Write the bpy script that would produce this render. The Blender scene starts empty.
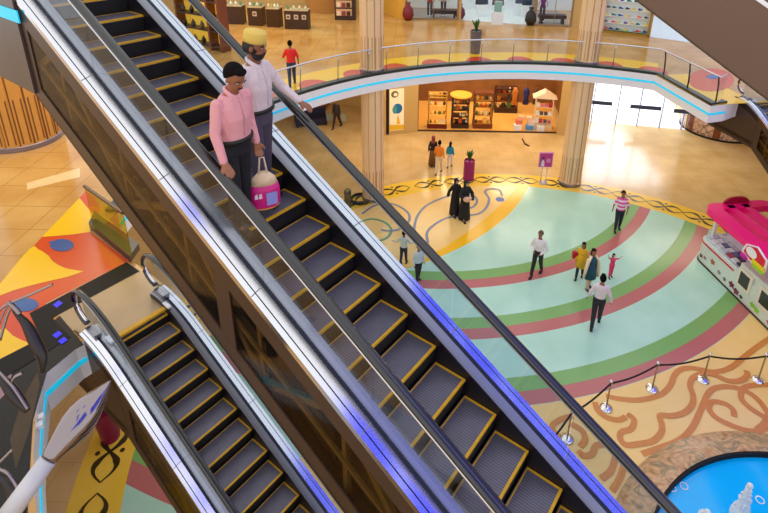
import bpy, bmesh, math, random
from mathutils import Vector, Matrix
random.seed(7)
sc = bpy.context.scene
COL = sc.collection
PI = math.pi
H = 12.8                    # eye height above the ground floor
Z1 = 5.9                    # level one floor
FPX, CX, CY = 550.79, 411.67, 105.09
M0 = Vector((0.99982229, 0.00689378, 0.0175459))
M1 = Vector((-0.0188516, 0.36562188, 0.93057254))
M2 = Vector((0.0, 0.93073794, -0.36568687))
T = 0.57789                 # slope of the escalators
AC = (4.94, 11.14); AR = 11.55     # round opening in the level one floor
P0 = Vector((1.41894, 3.34990, 7.8134)); AZ = 0.941693
EF = Vector((0.58842, 0.80856, 0)); ES = Vector((-0.80856, 0.58842, 0))


def at(x, y, z):
    "point of the level z seen at photo position x, y"
    ray = M0 * ((x - CX) / FPX) + M1 * (-(y - CY) / FPX) + M2
    t = (z - H) / ray.z
    return Vector((ray.x * t, ray.y * t, z))


def at_d(x, y, d):
    ray = M0 * ((x - CX) / FPX) + M1 * (-(y - CY) / FPX) + M2
    return ray * d + Vector((0, 0, H))


# ------------------------------------------------------------------ camera
cd = bpy.data.cameras.new('camera'); co = bpy.data.objects.new('camera', cd); COL.objects.link(co)
cd.sensor_width = 36; cd.sensor_fit = 'HORIZONTAL'; cd.lens = FPX / 768 * 36
cd.shift_x = (384 - CX) / 768; cd.shift_y = (CY - 256.5) / 768
cd.clip_start = 0.05; cd.clip_end = 300
mw = Matrix.Identity(4)
for i in range(3):
    mw[i][0] = M0[i]; mw[i][1] = M1[i]; mw[i][2] = -M2[i]; mw[i][3] = (0, 0, H)[i]
co.matrix_world = mw
sc.camera = co

# ------------------------------------------------------------------ materials


def lin(c):
    o = []
    for v in c:
        v = v / 255.0
        o.append(v / 12.92 if v <= 0.04045 else ((v + 0.055) / 1.055) ** 2.4)
    return (o[0], o[1], o[2], 1.0)


MATS = {}


def mat(name, c, rough=0.5, metal=0.0, var=0.12, scale=6.0, spec=0.5, coat=0.0, emit=None, es=0.0, bump=0.0):
    if name in MATS:
        return MATS[name]
    m = bpy.data.materials.new(name); m.use_nodes = True
    nt = m.node_tree; b = nt.nodes['Principled BSDF']
    b.inputs['Roughness'].default_value = rough; b.inputs['Metallic'].default_value = metal
    b.inputs['Specular IOR Level'].default_value = spec; b.inputs['Coat Weight'].default_value = coat
    col = lin(c)
    tc = nt.nodes.new('ShaderNodeTexCoord'); nz = nt.nodes.new('ShaderNodeTexNoise')
    nz.inputs['Scale'].default_value = scale; nz.inputs['Detail'].default_value = 3
    nt.links.new(tc.outputs['Object'], nz.inputs['Vector'])
    mx = nt.nodes.new('ShaderNodeMix'); mx.data_type = 'RGBA'
    mx.inputs[6].default_value = tuple(v * (1 - var) for v in col[:3]) + (1,)
    mx.inputs[7].default_value = tuple(min(1, v * (1 + var)) for v in col[:3]) + (1,)
    nt.links.new(nz.outputs['Fac'], mx.inputs[0]); nt.links.new(mx.outputs[2], b.inputs['Base Color'])
    if bump:
        bp = nt.nodes.new('ShaderNodeBump'); bp.inputs['Strength'].default_value = bump
        nt.links.new(nz.outputs['Fac'], bp.inputs['Height']); nt.links.new(bp.outputs['Normal'], b.inputs['Normal'])
    if emit:
        b.inputs['Emission Color'].default_value = lin(emit); b.inputs['Emission Strength'].default_value = es
    MATS[name] = m
    return m


def glass(name, tint, gloss=0.12, rough=0.03):
    if name in MATS:
        return MATS[name]
    m = bpy.data.materials.new(name); m.use_nodes = True; nt = m.node_tree
    for n in list(nt.nodes):
        nt.nodes.remove(n)
    out = nt.nodes.new('ShaderNodeOutputMaterial'); tr = nt.nodes.new('ShaderNodeBsdfTransparent')
    gl = nt.nodes.new('ShaderNodeBsdfGlossy'); mx = nt.nodes.new('ShaderNodeMixShader')
    fr = nt.nodes.new('ShaderNodeLayerWeight'); fr.inputs['Blend'].default_value = 0.5
    pw = nt.nodes.new('ShaderNodeMath'); pw.operation = 'POWER'; pw.inputs[1].default_value = 4.0
    ad = nt.nodes.new('ShaderNodeMath'); ad.operation = 'MULTIPLY_ADD'
    ad.inputs[1].default_value = 0.35; ad.inputs[2].default_value = gloss
    tr.inputs['Color'].default_value = lin(tint); gl.inputs['Roughness'].default_value = rough
    nt.links.new(fr.outputs['Facing'], pw.inputs[0]); nt.links.new(pw.outputs[0], ad.inputs[0]); nt.links.new(ad.outputs[0], mx.inputs[0])
    nt.links.new(tr.outputs[0], mx.inputs[1]); nt.links.new(gl.outputs[0], mx.inputs[2])
    nt.links.new(mx.outputs[0], out.inputs['Surface'])
    MATS[name] = m
    return m


class NT:
    def __init__(s, m):
        s.t = m.node_tree

    def n(s, typ, **kw):
        nd = s.t.nodes.new(typ)
        for k, v in kw.items():
            setattr(nd, k, v)
        return nd

    def m(s, op, a, b=None, c=None):
        nd = s.n('ShaderNodeMath', operation=op)
        for i, v in enumerate((a, b, c)):
            if v is None:
                continue
            if isinstance(v, (int, float)):
                nd.inputs[i].default_value = v
            else:
                s.t.links.new(v, nd.inputs[i])
        return nd.outputs[0]

    def mix(s, f, a, b):
        nd = s.n('ShaderNodeMix', data_type='RGBA')
        s.t.links.new(f, nd.inputs[0])
        for i, v in ((6, a), (7, b)):
            if isinstance(v, tuple):
                nd.inputs[i].default_value = v
            else:
                s.t.links.new(v, nd.inputs[i])
        return nd.outputs[2]


def floor_material():
    m = bpy.data.materials.new('ground_floor_pattern'); m.use_nodes = True
    N = NT(m); t = m.node_tree; b = t.nodes['Principled BSDF']
    g = N.n('ShaderNodeNewGeometry'); sp = N.n('ShaderNodeSeparateXYZ'); t.links.new(g.outputs['Position'], sp.inputs[0])
    X, Y = sp.outputs[0], sp.outputs[1]

    def dist(cx, cy):
        dx = N.m('SUBTRACT', X, cx); dy = N.m('SUBTRACT', Y, cy)
        return N.m('SQRT', N.m('ADD', N.m('MULTIPLY', dx, dx), N.m('MULTIPLY', dy, dy)))

    def band(d, r, hw):
        return N.m('LESS_THAN', N.m('ABSOLUTE', N.m('SUBTRACT', d, r)), hw)
    nz = N.n('ShaderNodeTexNoise'); nz.inputs['Scale'].default_value = 0.9; nz.inputs['Detail'].default_value = 5
    t.links.new(g.outputs['Position'], nz.inputs['Vector'])
    nzf = N.m('MULTIPLY_ADD', N.m('SUBTRACT', nz.outputs['Fac'], 0.5), 2.0, 0.5)
    # beige stone with a tile grid
    beige = N.mix(nzf, lin((196, 162, 104)), lin((220, 188, 134)))
    br = N.n('ShaderNodeTexBrick'); br.offset = 0.0; br.inputs['Scale'].default_value = 1.0
    br.inputs['Mortar Size'].default_value = 0.006; br.inputs['Brick Width'].default_value = 0.9; br.inputs['Row Height'].default_value = 0.9
    t.links.new(g.outputs['Position'], br.inputs['Vector'])
    beige = N.mix(br.outputs['Fac'], beige, lin((190, 148, 88)))
    mint = N.mix(nzf, lin((170, 218, 194)), lin((190, 230, 210)))
    green = lin((128, 178, 104)); red = lin((190, 112, 108))
    peach = N.mix(nzf, lin((242, 200, 118)), lin((248, 212, 138)))
    R = dist(0.897, 26.55)
    left = N.m('LESS_THAN', X, -2.5); right = N.m('SUBTRACT', 1.0, left)
    c = mint
    for rc in (11.0, 13.31, 15.72):
        c = N.mix(band(R, rc - 0.47, 0.24), c, green)
        c = N.mix(band(R, rc - 0.01, 0.225), c, red)
    c = N.mix(N.m('MULTIPLY', right, N.m('GREATER_THAN', R, 15.95)), c, peach)
    c = N.mix(N.m('MULTIPLY', left, band(R, 18.72, 0.26)), c, green)
    c = N.mix(N.m('MULTIPLY', left, band(R, 19.2, 0.24)), c, red)
    A = dist(-5.27, 26.71); A2 = dist(-13.24, 32.55)
    c = N.mix(N.m('LESS_THAN', A, 11.55), c, lin((248, 190, 30)))
    c = N.mix(N.m('LESS_THAN', A2, 20.81), c, peach)
    D = dist(4.42, 11.36)
    c = N.mix(N.m('GREATER_THAN', D, 11.17), c, N.mix(nzf, lin((240, 196, 50)), lin((246, 206, 84))))
    c = N.mix(N.m('GREATER_THAN', D, 12.3), c, beige)
    t.links.new(c, b.inputs['Base Color'])
    b.inputs['Roughness'].default_value = 0.17; b.inputs['Specular IOR Level'].default_value = 0.45
    return m


def marble_material(name, c1, c2, rough, tile=0.9, scale=0.7):
    m = bpy.data.materials.new(name); m.use_nodes = True
    N = NT(m); t = m.node_tree; b = t.nodes['Principled BSDF']
    g = N.n('ShaderNodeNewGeometry'); nz = N.n('ShaderNodeTexNoise'); nz.inputs['Scale'].default_value = scale; nz.inputs['Detail'].default_value = 6
    t.links.new(g.outputs['Position'], nz.inputs['Vector'])
    f = N.m('MULTIPLY_ADD', N.m('SUBTRACT', nz.outputs['Fac'], 0.5), 2.4, 0.5)
    c = N.mix(f, lin(c1), lin(c2))
    br = N.n('ShaderNodeTexBrick'); br.offset = 0.0; br.inputs['Scale'].default_value = 1.0
    br.inputs['Mortar Size'].default_value = 0.008; br.inputs['Brick Width'].default_value = tile; br.inputs['Row Height'].default_value = tile
    t.links.new(g.outputs['Position'], br.inputs['Vector'])
    c = N.mix(br.outputs['Fac'], c, lin(tuple(v * 0.84 for v in c1)))
    t.links.new(c, b.inputs['Base Color']); b.inputs['Roughness'].default_value = rough
    return m


def mosaic_material(name, cols, scale=2.2):
    m = bpy.data.materials.new(name); m.use_nodes = True
    N = NT(m); t = m.node_tree; b = t.nodes['Principled BSDF']
    tc = N.n('ShaderNodeTexCoord'); vo = N.n('ShaderNodeTexVoronoi'); vo.inputs['Scale'].default_value = 9
    wv = N.n('ShaderNodeTexNoise'); wv.inputs['Scale'].default_value = scale; wv.inputs['Detail'].default_value = 5; wv.inputs['Distortion'].default_value = 2.2
    t.links.new(tc.outputs['Object'], wv.inputs['Vector']); t.links.new(tc.outputs['Object'], vo.inputs['Vector'])
    rp = N.n('ShaderNodeValToRGB'); e = rp.color_ramp.elements
    e[0].position = 0.3; e[0].color = lin(cols[0]); e[1].position = 0.7; e[1].color = lin(cols[-1])
    for i, c in enumerate(cols[1:-1]):
        k = e.new(0.3 + 0.4 * (i + 1) / (len(cols) - 1)); k.color = lin(c)
    t.links.new(wv.outputs['Fac'], rp.inputs[0])
    c = N.mix(N.m('MULTIPLY', N.m('SUBTRACT', vo.outputs['Distance'], 0.3), 0.5), rp.outputs[0], lin((90, 70, 50)))
    t.links.new(c, b.inputs['Base Color']); b.inputs['Roughness'].default_value = 0.35
    return m


def step_material():
    m = bpy.data.materials.new('grooved_step'); m.use_nodes = True
    N = NT(m); t = m.node_tree; b = t.nodes['Principled BSDF']
    tc = N.n('ShaderNodeTexCoord'); wv = N.n('ShaderNodeTexWave', wave_type='BANDS', bands_direction='X')
    wv.inputs['Scale'].default_value = 12; wv.inputs['Distortion'].default_value = 0.0
    t.links.new(tc.outputs['Object'], wv.inputs['Vector'])
    nz = N.n('ShaderNodeTexNoise'); nz.inputs['Scale'].default_value = 5; t.links.new(tc.outputs['Object'], nz.inputs['Vector'])
    c = N.mix(N.m('MULTIPLY_ADD', wv.outputs['Fac'], 0.5, N.m('MULTIPLY', nz.outputs['Fac'], 0.4)), lin((66, 63, 76)), lin((126, 122, 138)))
    t.links.new(c, b.inputs['Base Color']); b.inputs['Metallic'].default_value = 0.3; b.inputs['Roughness'].default_value = 0.4
    return m


M_steel = mat('brushed_steel', (205, 205, 210), 0.22, 1.0, 0.05, 20)
M_deck = mat('polished_deck_metal', (226, 228, 236), 0.14, 1.0, 0.03, 8)
M_inner = mat('inner_deck_metal', (156, 154, 160), 0.32, 1.0, 0.05, 8)
M_chrome = mat('chrome', (230, 230, 235), 0.06, 1.0, 0.02)
M_rubber = mat('black_rubber', (22, 22, 24), 0.22, 0, 0.1, spec=0.9)
M_skirt = mat('black_skirt', (24, 20, 28), 0.35, 0.0, 0.2)
M_groove = mat('dark_gap', (14, 16, 40), 0.5)
M_yellow = mat('yellow_step_edge', (214, 160, 20), 0.5, 0, 0.25, 14)
M_black = mat('black_void', (10, 9, 10), 0.8)
M_riser = mat('step_riser', (16, 14, 17), 0.6, 0.0)
M_clad = mat('brown_cladding', (72, 51, 37), 0.35, 0.1, 0.12, 1.5)
M_clad2 = mat('taupe_cladding', (124, 98, 80), 0.45, 0.1, 0.08, 1.2)
M_beam = mat('olive_truss_steel', (128, 118, 84), 0.5, 0.3, 0.2, 3)
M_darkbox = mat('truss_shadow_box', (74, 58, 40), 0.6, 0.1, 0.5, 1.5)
M_step = step_material()
M_plate = mat('landing_plate_metal', (170, 146, 112), 0.35, 0.25, 0.15, 2)
M_glass = glass('clear_glass', (250, 253, 253), 0.015)
M_glassb = glass('balustrade_glass', (240, 246, 252), 0.05)
M_tglass = glass('smoked_glass', (236, 224, 204), 0.03, 0.06)
M_floor = floor_material()
M_floor1 = marble_material('level_one_stone', (182, 128, 54), (212, 166, 96), 0.14)
M_white = mat('white_paint', (240, 238, 240), 0.4, var=0.02)
M_fascia = mat('fascia_white', (246, 240, 240), 0.35, var=0.03)
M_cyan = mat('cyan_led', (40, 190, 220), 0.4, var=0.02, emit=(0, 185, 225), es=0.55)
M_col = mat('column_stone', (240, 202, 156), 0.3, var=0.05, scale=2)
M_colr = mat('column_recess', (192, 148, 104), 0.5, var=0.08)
M_colb = mat('column_base_metal', (140, 132, 140), 0.25, 0.7)
M_beigew = mat('beige_wall', (204, 168, 104), 0.5, var=0.05, scale=1)
M_ochre = mat('ochre_wall', (226, 170, 62), 0.45, var=0.06, scale=1)
M_dwood = mat('dark_wood', (58, 34, 24), 0.4, var=0.25)
M_rwood = mat('red_brown_wood', (118, 58, 26), 0.4, var=0.2)
M_brightw = mat('bright_shop_white', (236, 246, 246), 0.3, var=0.02)
M_grey = mat('mid_grey', (128, 128, 130), 0.5)
M_shoe = {}


def cmat(c, rough=0.55):
    k = 'tone_%d_%d_%d' % c
    return mat(k, c, rough, var=0.1)


# ------------------------------------------------------------------ mesh builder
class MB:
    def __init__(s):
        s.v = []; s.f = []; s.mi = []

    def add(s, vs, fs, m=0):
        o = len(s.v); s.v += [tuple(v) for v in vs]
        for f in fs:
            s.f.append([o + i for i in f]); s.mi.append(m)
        return s

    def box(s, x0, x1, y0, y1, z0, z1, m=0, rot=0, piv=None):
        vs = [Vector((x, y, z)) for z in (z0, z1) for (x, y) in ((x0, y0), (x1, y0), (x1, y1), (x0, y1))]
        if rot:
            pv = Vector(piv) if piv else Vector(((x0 + x1) / 2, (y0 + y1) / 2, 0)); R = Matrix.Rotation(rot, 3, 'Z')
            vs = [R @ (v - pv) + pv for v in vs]
        return s.add(vs, [(0, 3, 2, 1), (4, 5, 6, 7), (0, 1, 5, 4), (1, 2, 6, 5), (2, 3, 7, 6), (3, 0, 4, 7)], m)

    def prism(s, poly, z0, z1, m=0, ms=None):
        n = len(poly)
        a = sum(poly[i][0] * poly[(i + 1) % n][1] - poly[(i + 1) % n][0] * poly[i][1] for i in range(n))
        if a < 0:
            poly = poly[::-1]
        vs = [(x, y, z0) for x, y in poly] + [(x, y, z1) for x, y in poly]
        s.add(vs, [list(range(n))[::-1], list(range(n, 2 * n))], m)
        o = len(s.v) - 2 * n
        for i in range(n):
            j = (i + 1) % n
            s.f.append([o + i, o + j, o + n + j, o + n + i]); s.mi.append(m if ms is None else ms)
        return s

    def flat(s, poly, z, m=0):
        n = len(poly)
        a = sum(poly[i][0] * poly[(i + 1) % n][1] - poly[(i + 1) % n][0] * poly[i][1] for i in range(n))
        if a < 0:
            poly = poly[::-1]
        return s.add([(p[0], p[1], z) for p in poly], [list(range(n))], m)

    def ribbon(s, pts, w, z, m=0, ws=None):
        n = len(pts); L = []; R = []
        for i, p in enumerate(pts):
            a = Vector(pts[max(0, i - 1)][:2]); b = Vector(pts[min(n - 1, i + 1)][:2]); d = b - a
            if d.length < 1e-9:
                d = Vector((1, 0))
            d.normalize(); q = Vector((-d.y, d.x)); ww = (ws[i] if ws else w) / 2
            zz = z + 0.00012 * i
            L.append((p[0] + q.x * ww, p[1] + q.y * ww, zz)); R.append((p[0] - q.x * ww, p[1] - q.y * ww, zz))
        return s.add(R + L, [(i, i + 1, n + i + 1, n + i) for i in range(n - 1)], m)

    def tube(s, pts, r, seg=8, m=0, cap=True, flat=1.0, up=Vector((0, 0, 1))):
        pts = [Vector(p) for p in pts]; n = len(pts); vs = []
        for i, p in enumerate(pts):
            d = pts[min(n - 1, i + 1)] - pts[max(0, i - 1)]
            d = d.normalized() if d.length > 1e-9 else Vector((0, 0, 1))
            u = up - d * up.dot(d)
            if u.length < 1e-3:
                u = Vector((0, 1, 0)) - d * d.y
                if u.length < 1e-3:
                    u = Vector((1, 0, 0))
            u.normalize(); w = d.cross(u)
            rr = r[i] if isinstance(r, (list, tuple)) else r
            for k in range(seg):
                a = 2 * PI * k / seg
                vs.append(p + w * (math.cos(a) * rr) + u * (math.sin(a) * rr * flat))
        fs = [(i * seg + k, i * seg + (k + 1) % seg, (i + 1) * seg + (k + 1) % seg, (i + 1) * seg + k) for i in range(n - 1) for k in range(seg)]
        if cap:
            fs += [tuple(range(seg))[::-1], tuple(range((n - 1) * seg, n * seg))]
        return s.add(vs, fs, m)

    def bar(s, p, q, w, h, m=0):
        p = Vector(p); q = Vector(q); d = (q - p).normalized(); u = Vector((0, 0, 1)) - d * d.z
        if u.length < 1e-3:
            u = Vector((0, 1, 0))
        u.normalize(); x = d.cross(u); vs = []
        for e in (p, q):
            for a, b in ((-1, -1), (1, -1), (1, 1), (-1, 1)):
                vs.append(e + x * (a * w / 2) + u * (b * h / 2))
        return s.add(vs, [(0, 1, 2, 3)[::-1], (4, 5, 6, 7), (0, 1, 5, 4), (1, 2, 6, 5), (2, 3, 7, 6), (3, 0, 4, 7)], m)

    def lathe(s, prof, c=(0, 0, 0), seg=24, m=0, ex=1.0, a0=0, a1=2 * PI, ring=False):
        if ring: prof = list(prof) + [prof[0]]
        full = abs(a1 - a0 - 2 * PI) < 1e-6; n = seg if full else seg + 1; vs = []
        for r, z in prof:
            for k in range(n):
                a = a0 + (a1 - a0) * k / seg
                vs.append((c[0] + r * math.cos(a), c[1] + r * math.sin(a) * ex, c[2] + z))
        fs = []
        for i in range(len(prof) - 1):
            for k in range(seg):
                k2 = (k + 1) % n if full else k + 1
                fs.append((i * n + k, i * n + k2, (i + 1) * n + k2, (i + 1) * n + k))
        if full and not ring:
            if prof[0][0] > 1e-5:
                fs.append(tuple(range(n))[::-1])
            if prof[-1][0] > 1e-5:
                fs.append(tuple(range((len(prof) - 1) * n, len(prof) * n)))
        return s.add(vs, fs, m)

    def ball(s, c, rx, ry=None, rz=None, seg=12, rings=8, m=0, t0=0.0, t1=PI):
        ry = rx if ry is None else ry; rz = rx if rz is None else rz; vs = []
        for i in range(rings + 1):
            t = t0 + (t1 - t0) * i / rings
            for k in range(seg):
                a = 2 * PI * k / seg
                vs.append((c[0] + rx * math.sin(t) * math.cos(a), c[1] + ry * math.sin(t) * math.sin(a), c[2] + rz * math.cos(t)))
        fs = [(i * seg + k, (i + 1) * seg + k, (i + 1) * seg + (k + 1) % seg, i * seg + (k + 1) % seg) for i in range(rings) for k in range(seg)]
        return s.add(vs, fs, m)

    def cone(s, p, q, r0, r1, seg=10, m=0):
        "rounded tapered limb"
        p = Vector(p); q = Vector(q)
        s.ball(p, r0, seg=seg, rings=6, m=m); s.ball(q, r1, seg=seg, rings=6, m=m)
        return s.tube([p, q], [r0, r1], seg, m)

    def rings(s, R, seg=16, m=0):
        "closed loft through ellipses (z, hx, hy, cx, cy)"
        vs = []
        for z, hx, hy, cx, cy in R:
            for k in range(seg):
                a = 2 * PI * k / seg
                vs.append((cx + hx * math.cos(a), cy + hy * math.sin(a), z))
        fs = [(i * seg + k, i * seg + (k + 1) % seg, (i + 1) * seg + (k + 1) % seg, (i + 1) * seg + k) for i in range(len(R) - 1) for k in range(seg)]
        fs += [tuple(range(seg))[::-1], tuple(range((len(R) - 1) * seg, len(R) * seg))]
        return s.add(vs, fs, m)

    def xf(s, M):
        s.v = [tuple(M @ Vector(v)) for v in s.v]
        return s

    def build(s, name, mats, parent=None, smooth=False, loc=None, rz=0):
        me = bpy.data.meshes.new(name); me.from_pydata(s.v, [], s.f); me.update()
        if not isinstance(mats, (list, tuple)):
            mats = [mats]
        for m in mats:
            me.materials.append(m)
        for p, i in zip(me.polygons, s.mi):
            p.material_index = min(i, len(mats) - 1)
        bm = bmesh.new(); bm.from_mesh(me); bmesh.ops.recalc_face_normals(bm, faces=bm.faces); bm.to_mesh(me); bm.free()
        if smooth:
            for p in me.polygons:
                p.use_smooth = True
            if smooth == 'auto':
                try:
                    me.set_sharp_from_angle(angle=math.radians(40))
                except Exception:
                    pass
        o = bpy.data.objects.new(name, me); COL.objects.link(o)
        if loc is not None:
            o.location = loc
        o.rotation_euler = (0, 0, rz)
        if parent is not None:
            o.parent = parent
        return o


def tag(o, label=None, cat=None, group=None, kind=None):
    if label: o['label'] = label
    if cat: o['category'] = cat
    if group: o['group'] = group
    if kind: o['kind'] = kind
    return o


def thing(name, label, cat, loc=(0, 0, 0), rz=0, group=None):
    o = bpy.data.objects.new(name, None); COL.objects.link(o); o.empty_display_size = 0.2
    o.location = loc; o.rotation_euler = (0, 0, rz)
    return tag(o, label, cat, group)


def struct(name, mb, mats, smooth=False):
    return tag(mb.build(name, mats, None, smooth), kind='structure')


def copy_tree(o, parent=None):
    c = o.copy(); COL.objects.link(c)
    if parent is not None:
        c.parent = parent
    for ch in list(o.children):
        copy_tree(ch, c)
    return c


def remesh(name, mb, voxel, m, parent, smooth_it=4):
    me = bpy.data.meshes.new(name + '_raw'); me.from_pydata(mb.v, [], mb.f); me.update()
    bm = bmesh.new(); bm.from_mesh(me); bmesh.ops.recalc_face_normals(bm, faces=bm.faces); bm.to_mesh(me); bm.free()
    o = bpy.data.objects.new(name, me); COL.objects.link(o)
    r = o.modifiers.new('r', 'REMESH'); r.mode = 'VOXEL'; r.voxel_size = voxel
    sm = o.modifiers.new('s', 'SMOOTH'); sm.factor = 0.5; sm.iterations = smooth_it
    bpy.context.view_layer.update()
    dg = bpy.context.evaluated_depsgraph_get()
    nm = bpy.data.meshes.new_from_object(o.evaluated_get(dg))
    o.modifiers.clear(); o.data = nm; nm.materials.clear(); nm.materials.append(m)
    for p in nm.polygons:
        p.use_smooth = True; p.material_index = 0
    if parent is not None:
        o.parent = parent
    return o


def P2(px, z):
    return [tuple(at(x, y, z)[:2]) for x, y in px]


def smooth_line(pts, n=6):
    "Catmull-Rom through 2D or 3D points"
    P = [Vector(p) for p in pts]; out = []
    for i in range(len(P) - 1):
        a = P[max(0, i - 1)]; b = P[i]; c = P[i + 1]; d = P[min(len(P) - 1, i + 2)]
        for k in range(n):
            t = k / n
            out.append(0.5 * ((2 * b) + (c - a) * t + (2 * a - 5 * b + 4 * c - d) * t * t + (3 * b - a - 3 * c + d) * t ** 3))
    out.append(P[-1])
    return out


def circ(c, r, a0, a1, n):
    return [(c[0] + r * math.cos(a0 + (a1 - a0) * i / n), c[1] + r * math.sin(a0 + (a1 - a0) * i / n)) for i in range(n + 1)]


def el(w, x, y):      # local escalator-plan point in world xy
    return (w[0] + math.cos(w[3]) * x - math.sin(w[3]) * y, w[1] + math.sin(w[3]) * x + math.cos(w[3]) * y)


BIG = (P0.x, P0.y, P0.z, AZ)
SMALL = (P0.x + EF.x * 0.125, P0.y + EF.y * 0.125, P0.z - 6.0045, AZ)
RIGHT = (14.74, 11.74, 1.80, math.radians(12.8))

# ------------------------------------------------------------------ ground floor
fm = MB()
fm.flat([(-60, -25), (70, -25), (70, 75), (-60, 75)], 0, 0)
# dark scroll motifs in the yellow band
SC = (4.42, 11.36); SR = 11.74
angs = [-161.2, -169.8, -178.5, 172.5, 165, 157, 146, 136, 125.5, 115.9, 107.3, 100.2, 93.1, 85.7, 77.5, 69.4, 62.2, 54.8, 47.5, 40, 32]
for a in angs:
    a = math.radians(a)
    for sgn in (1, -1):
        pts = []; ws = []
        for i in range(25):
            u = -1 + 2 * i / 24.0
            s_ = u * 0.76; w_ = sgn * 0.25 * math.sin(PI * u) * (1 if abs(u) < 0.85 else 0.9)
            aa = a + s_ / SR; rr = SR + w_
            pts.append((SC[0] + rr * math.cos(aa), SC[1] + rr * math.sin(aa))); ws.append(0.035 + 0.13 * (1 - abs(abs(u) - 0.35) / 0.65) ** 2)
        fm.ribbon(pts, 0.1, 0.004 + 0.001 * sgn, 1, ws)
    for sg in (1, -1):
        q = (SC[0] + (SR + 0.28 * sg) * math.cos(a), SC[1] + (SR + 0.28 * sg) * math.sin(a))
        fm.flat(circ(q, 0.06, 0, 2 * PI * 11 / 12, 11), 0.004, 1)
# blue and green curls in the peach field
blue_curls = [
    [(362, 214), (372, 207), (385, 203), (398, 206), (408, 213), (409, 221), (402, 228), (391, 231), (381, 230)],
    [(418, 247), (414, 233), (417, 217), (426, 206), (440, 199), (452, 195)],
    [(428, 243), (427, 233), (434, 225), (447, 218), (463, 216), (478, 214), (486, 208), (489, 199), (485, 192), (490, 189), (499, 190), (502, 196)],
    [(466, 193), (474, 196), (477, 201), (473, 207), (464, 209)],
]
for L in blue_curls:
    fm.ribbon(smooth_line([at(x, y, 0) for x, y in L]), 0.11, 0.005, 2)
fm.flat(circ(tuple(at(500, 199.5, 0)[:2]), 0.2, 0, 2 * PI * 11 / 12, 11), 0.005, 4)
fm.ribbon(smooth_line([at(x, y, 0) for x, y in [(360, 222), (372, 219), (384, 222), (391, 229), (388, 237), (378, 241), (366, 240)]]), 0.11, 0.005, 5)
# brown scrolls round the pool
brown = [
    [(606, 396), (620, 399), (640, 400), (660, 395), (670, 386), (674, 376), (680, 370), (690, 368), (703, 370), (716, 372), (730, 368), (742, 359), (756, 348), (775, 335)],
    [(595, 402), (598, 411), (608, 418), (619, 420), (626, 417)],
    [(627, 414), (634, 420), (631, 429), (622, 432), (620, 438), (626, 445), (640, 444), (653, 441), (661, 433), (662, 425), (660, 416), (672, 416), (684, 413), (692, 405), (693, 396), (690, 386), (693, 378), (703, 374), (714, 375), (728, 381), (740, 381), (747, 376), (746, 371)],
    [(642, 454), (660, 448), (680, 440), (692, 428), (700, 412), (708, 394), (716, 388), (730, 387), (745, 391), (758, 400), (768, 415), (764, 424), (757, 430)],
    [(734, 417), (733, 410), (725, 404), (713, 402), (709, 408), (715, 417), (730, 425), (748, 431), (762, 430), (775, 418)],
    [(775, 385), (757, 385), (744, 388), (741, 398), (750, 408), (764, 417), (775, 424)],
    [(573, 416), (560, 420), (552, 427), (558, 436), (570, 438)],
    [(571, 424), (582, 431), (585, 440), (580, 447)],
    [(578, 451), (584, 456), (592, 454), (596, 446), (606, 444)],
    [(601, 479), (610, 472), (614, 463), (616, 452)],
    [(612, 491), (620, 478), (624, 466)],
]
for j_, L in enumerate(brown):
    fm.ribbon(smooth_line([at(x, y, 0) for x, y in L]), 0.155, 0.006 + j_ * 0.0011, 3)
fm.flat([(10.5, 30.5), (16.0, 29.45), (17.1, 33), (17.1, 60), (10.2, 60)], 0.003, 6)
struct('floor', fm, [M_floor, mat('scroll_black', (58, 44, 14), 0.3), mat('curl_blue', (112, 128, 158), 0.3), mat('scroll_brown', (210, 134, 60), 0.25),
                     mat('dot_blue', (30, 90, 170), 0.3), mat('curl_green', (90, 160, 120), 0.3), mat('outside_paving', (236, 238, 248), 0.4, var=0.03)])

# ------------------------------------------------------------------ level one slab with its round opening
cornerA = tuple(at(656, 75, Z1)[:2]); kink1 = (10.53, 18.11); kink2 = (11.22, 18.34)


def ang(p):
    return math.atan2(p[1] - AC[1], p[0] - AC[0])


aL = ang((-5.39, 6.19)) % (2 * PI)            # left, below the small escalator
aT = ang((-6.61, 10.63)) % (2 * PI)           # left, above the landing
aR = ang(cornerA)
aRR = ang((13.3, 19.2))
inner = []
inner += circ(AC, AR, aRR, aL - 2 * PI, 60)    # clockwise from the right escalator past the near side to the left
inner += [(-5.31, 6.75), el(SMALL, -1.22, 7.44), el(SMALL, 0.34, 7.44), el(SMALL, 0.34, 8.85), tuple(at(128, 258, Z1)[:2])]
inner += circ(AC, AR, aT, aR, 48)
inner += [kink1, kink2, el(RIGHT, -1.25, 7.5), el(RIGHT, 0.34, 7.5), (13.3, 19.2)]
Rout = 34.0
sm1 = MB(); n = len(inner)
outer = []
for p in inner:
    a = ang(p); outer.append((AC[0] + Rout * math.cos(a), AC[1] + Rout * math.sin(a)))
zt, zb = Z1, 5.2
for i in range(n):
    j = (i + 1) % n
    if math.hypot(inner[i][0] - inner[j][0], inner[i][1] - inner[j][1]) < 1e-4:
        continue
    sm1.add([(*inner[i], zt), (*inner[j], zt), (*outer[j], zt), (*outer[i], zt)], [(0, 1, 2, 3)], 0)
    sm1.add([(*inner[i], zb), (*inner[j], zb), (*outer[j], zb), (*outer[i], zb)], [(0, 1, 2, 3)], 1)
    sm1.add([(*inner[i], zb), (*inner[j], zb), (*inner[j], zt), (*inner[i], zt)], [(0, 1, 2, 3)], 1)


def ringpoly(r0, r1, a0, a1, n):
    return circ(AC, r0, a0, a1, n) + circ(AC, r1, a1, a0, n)


d2 = math.radians
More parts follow.
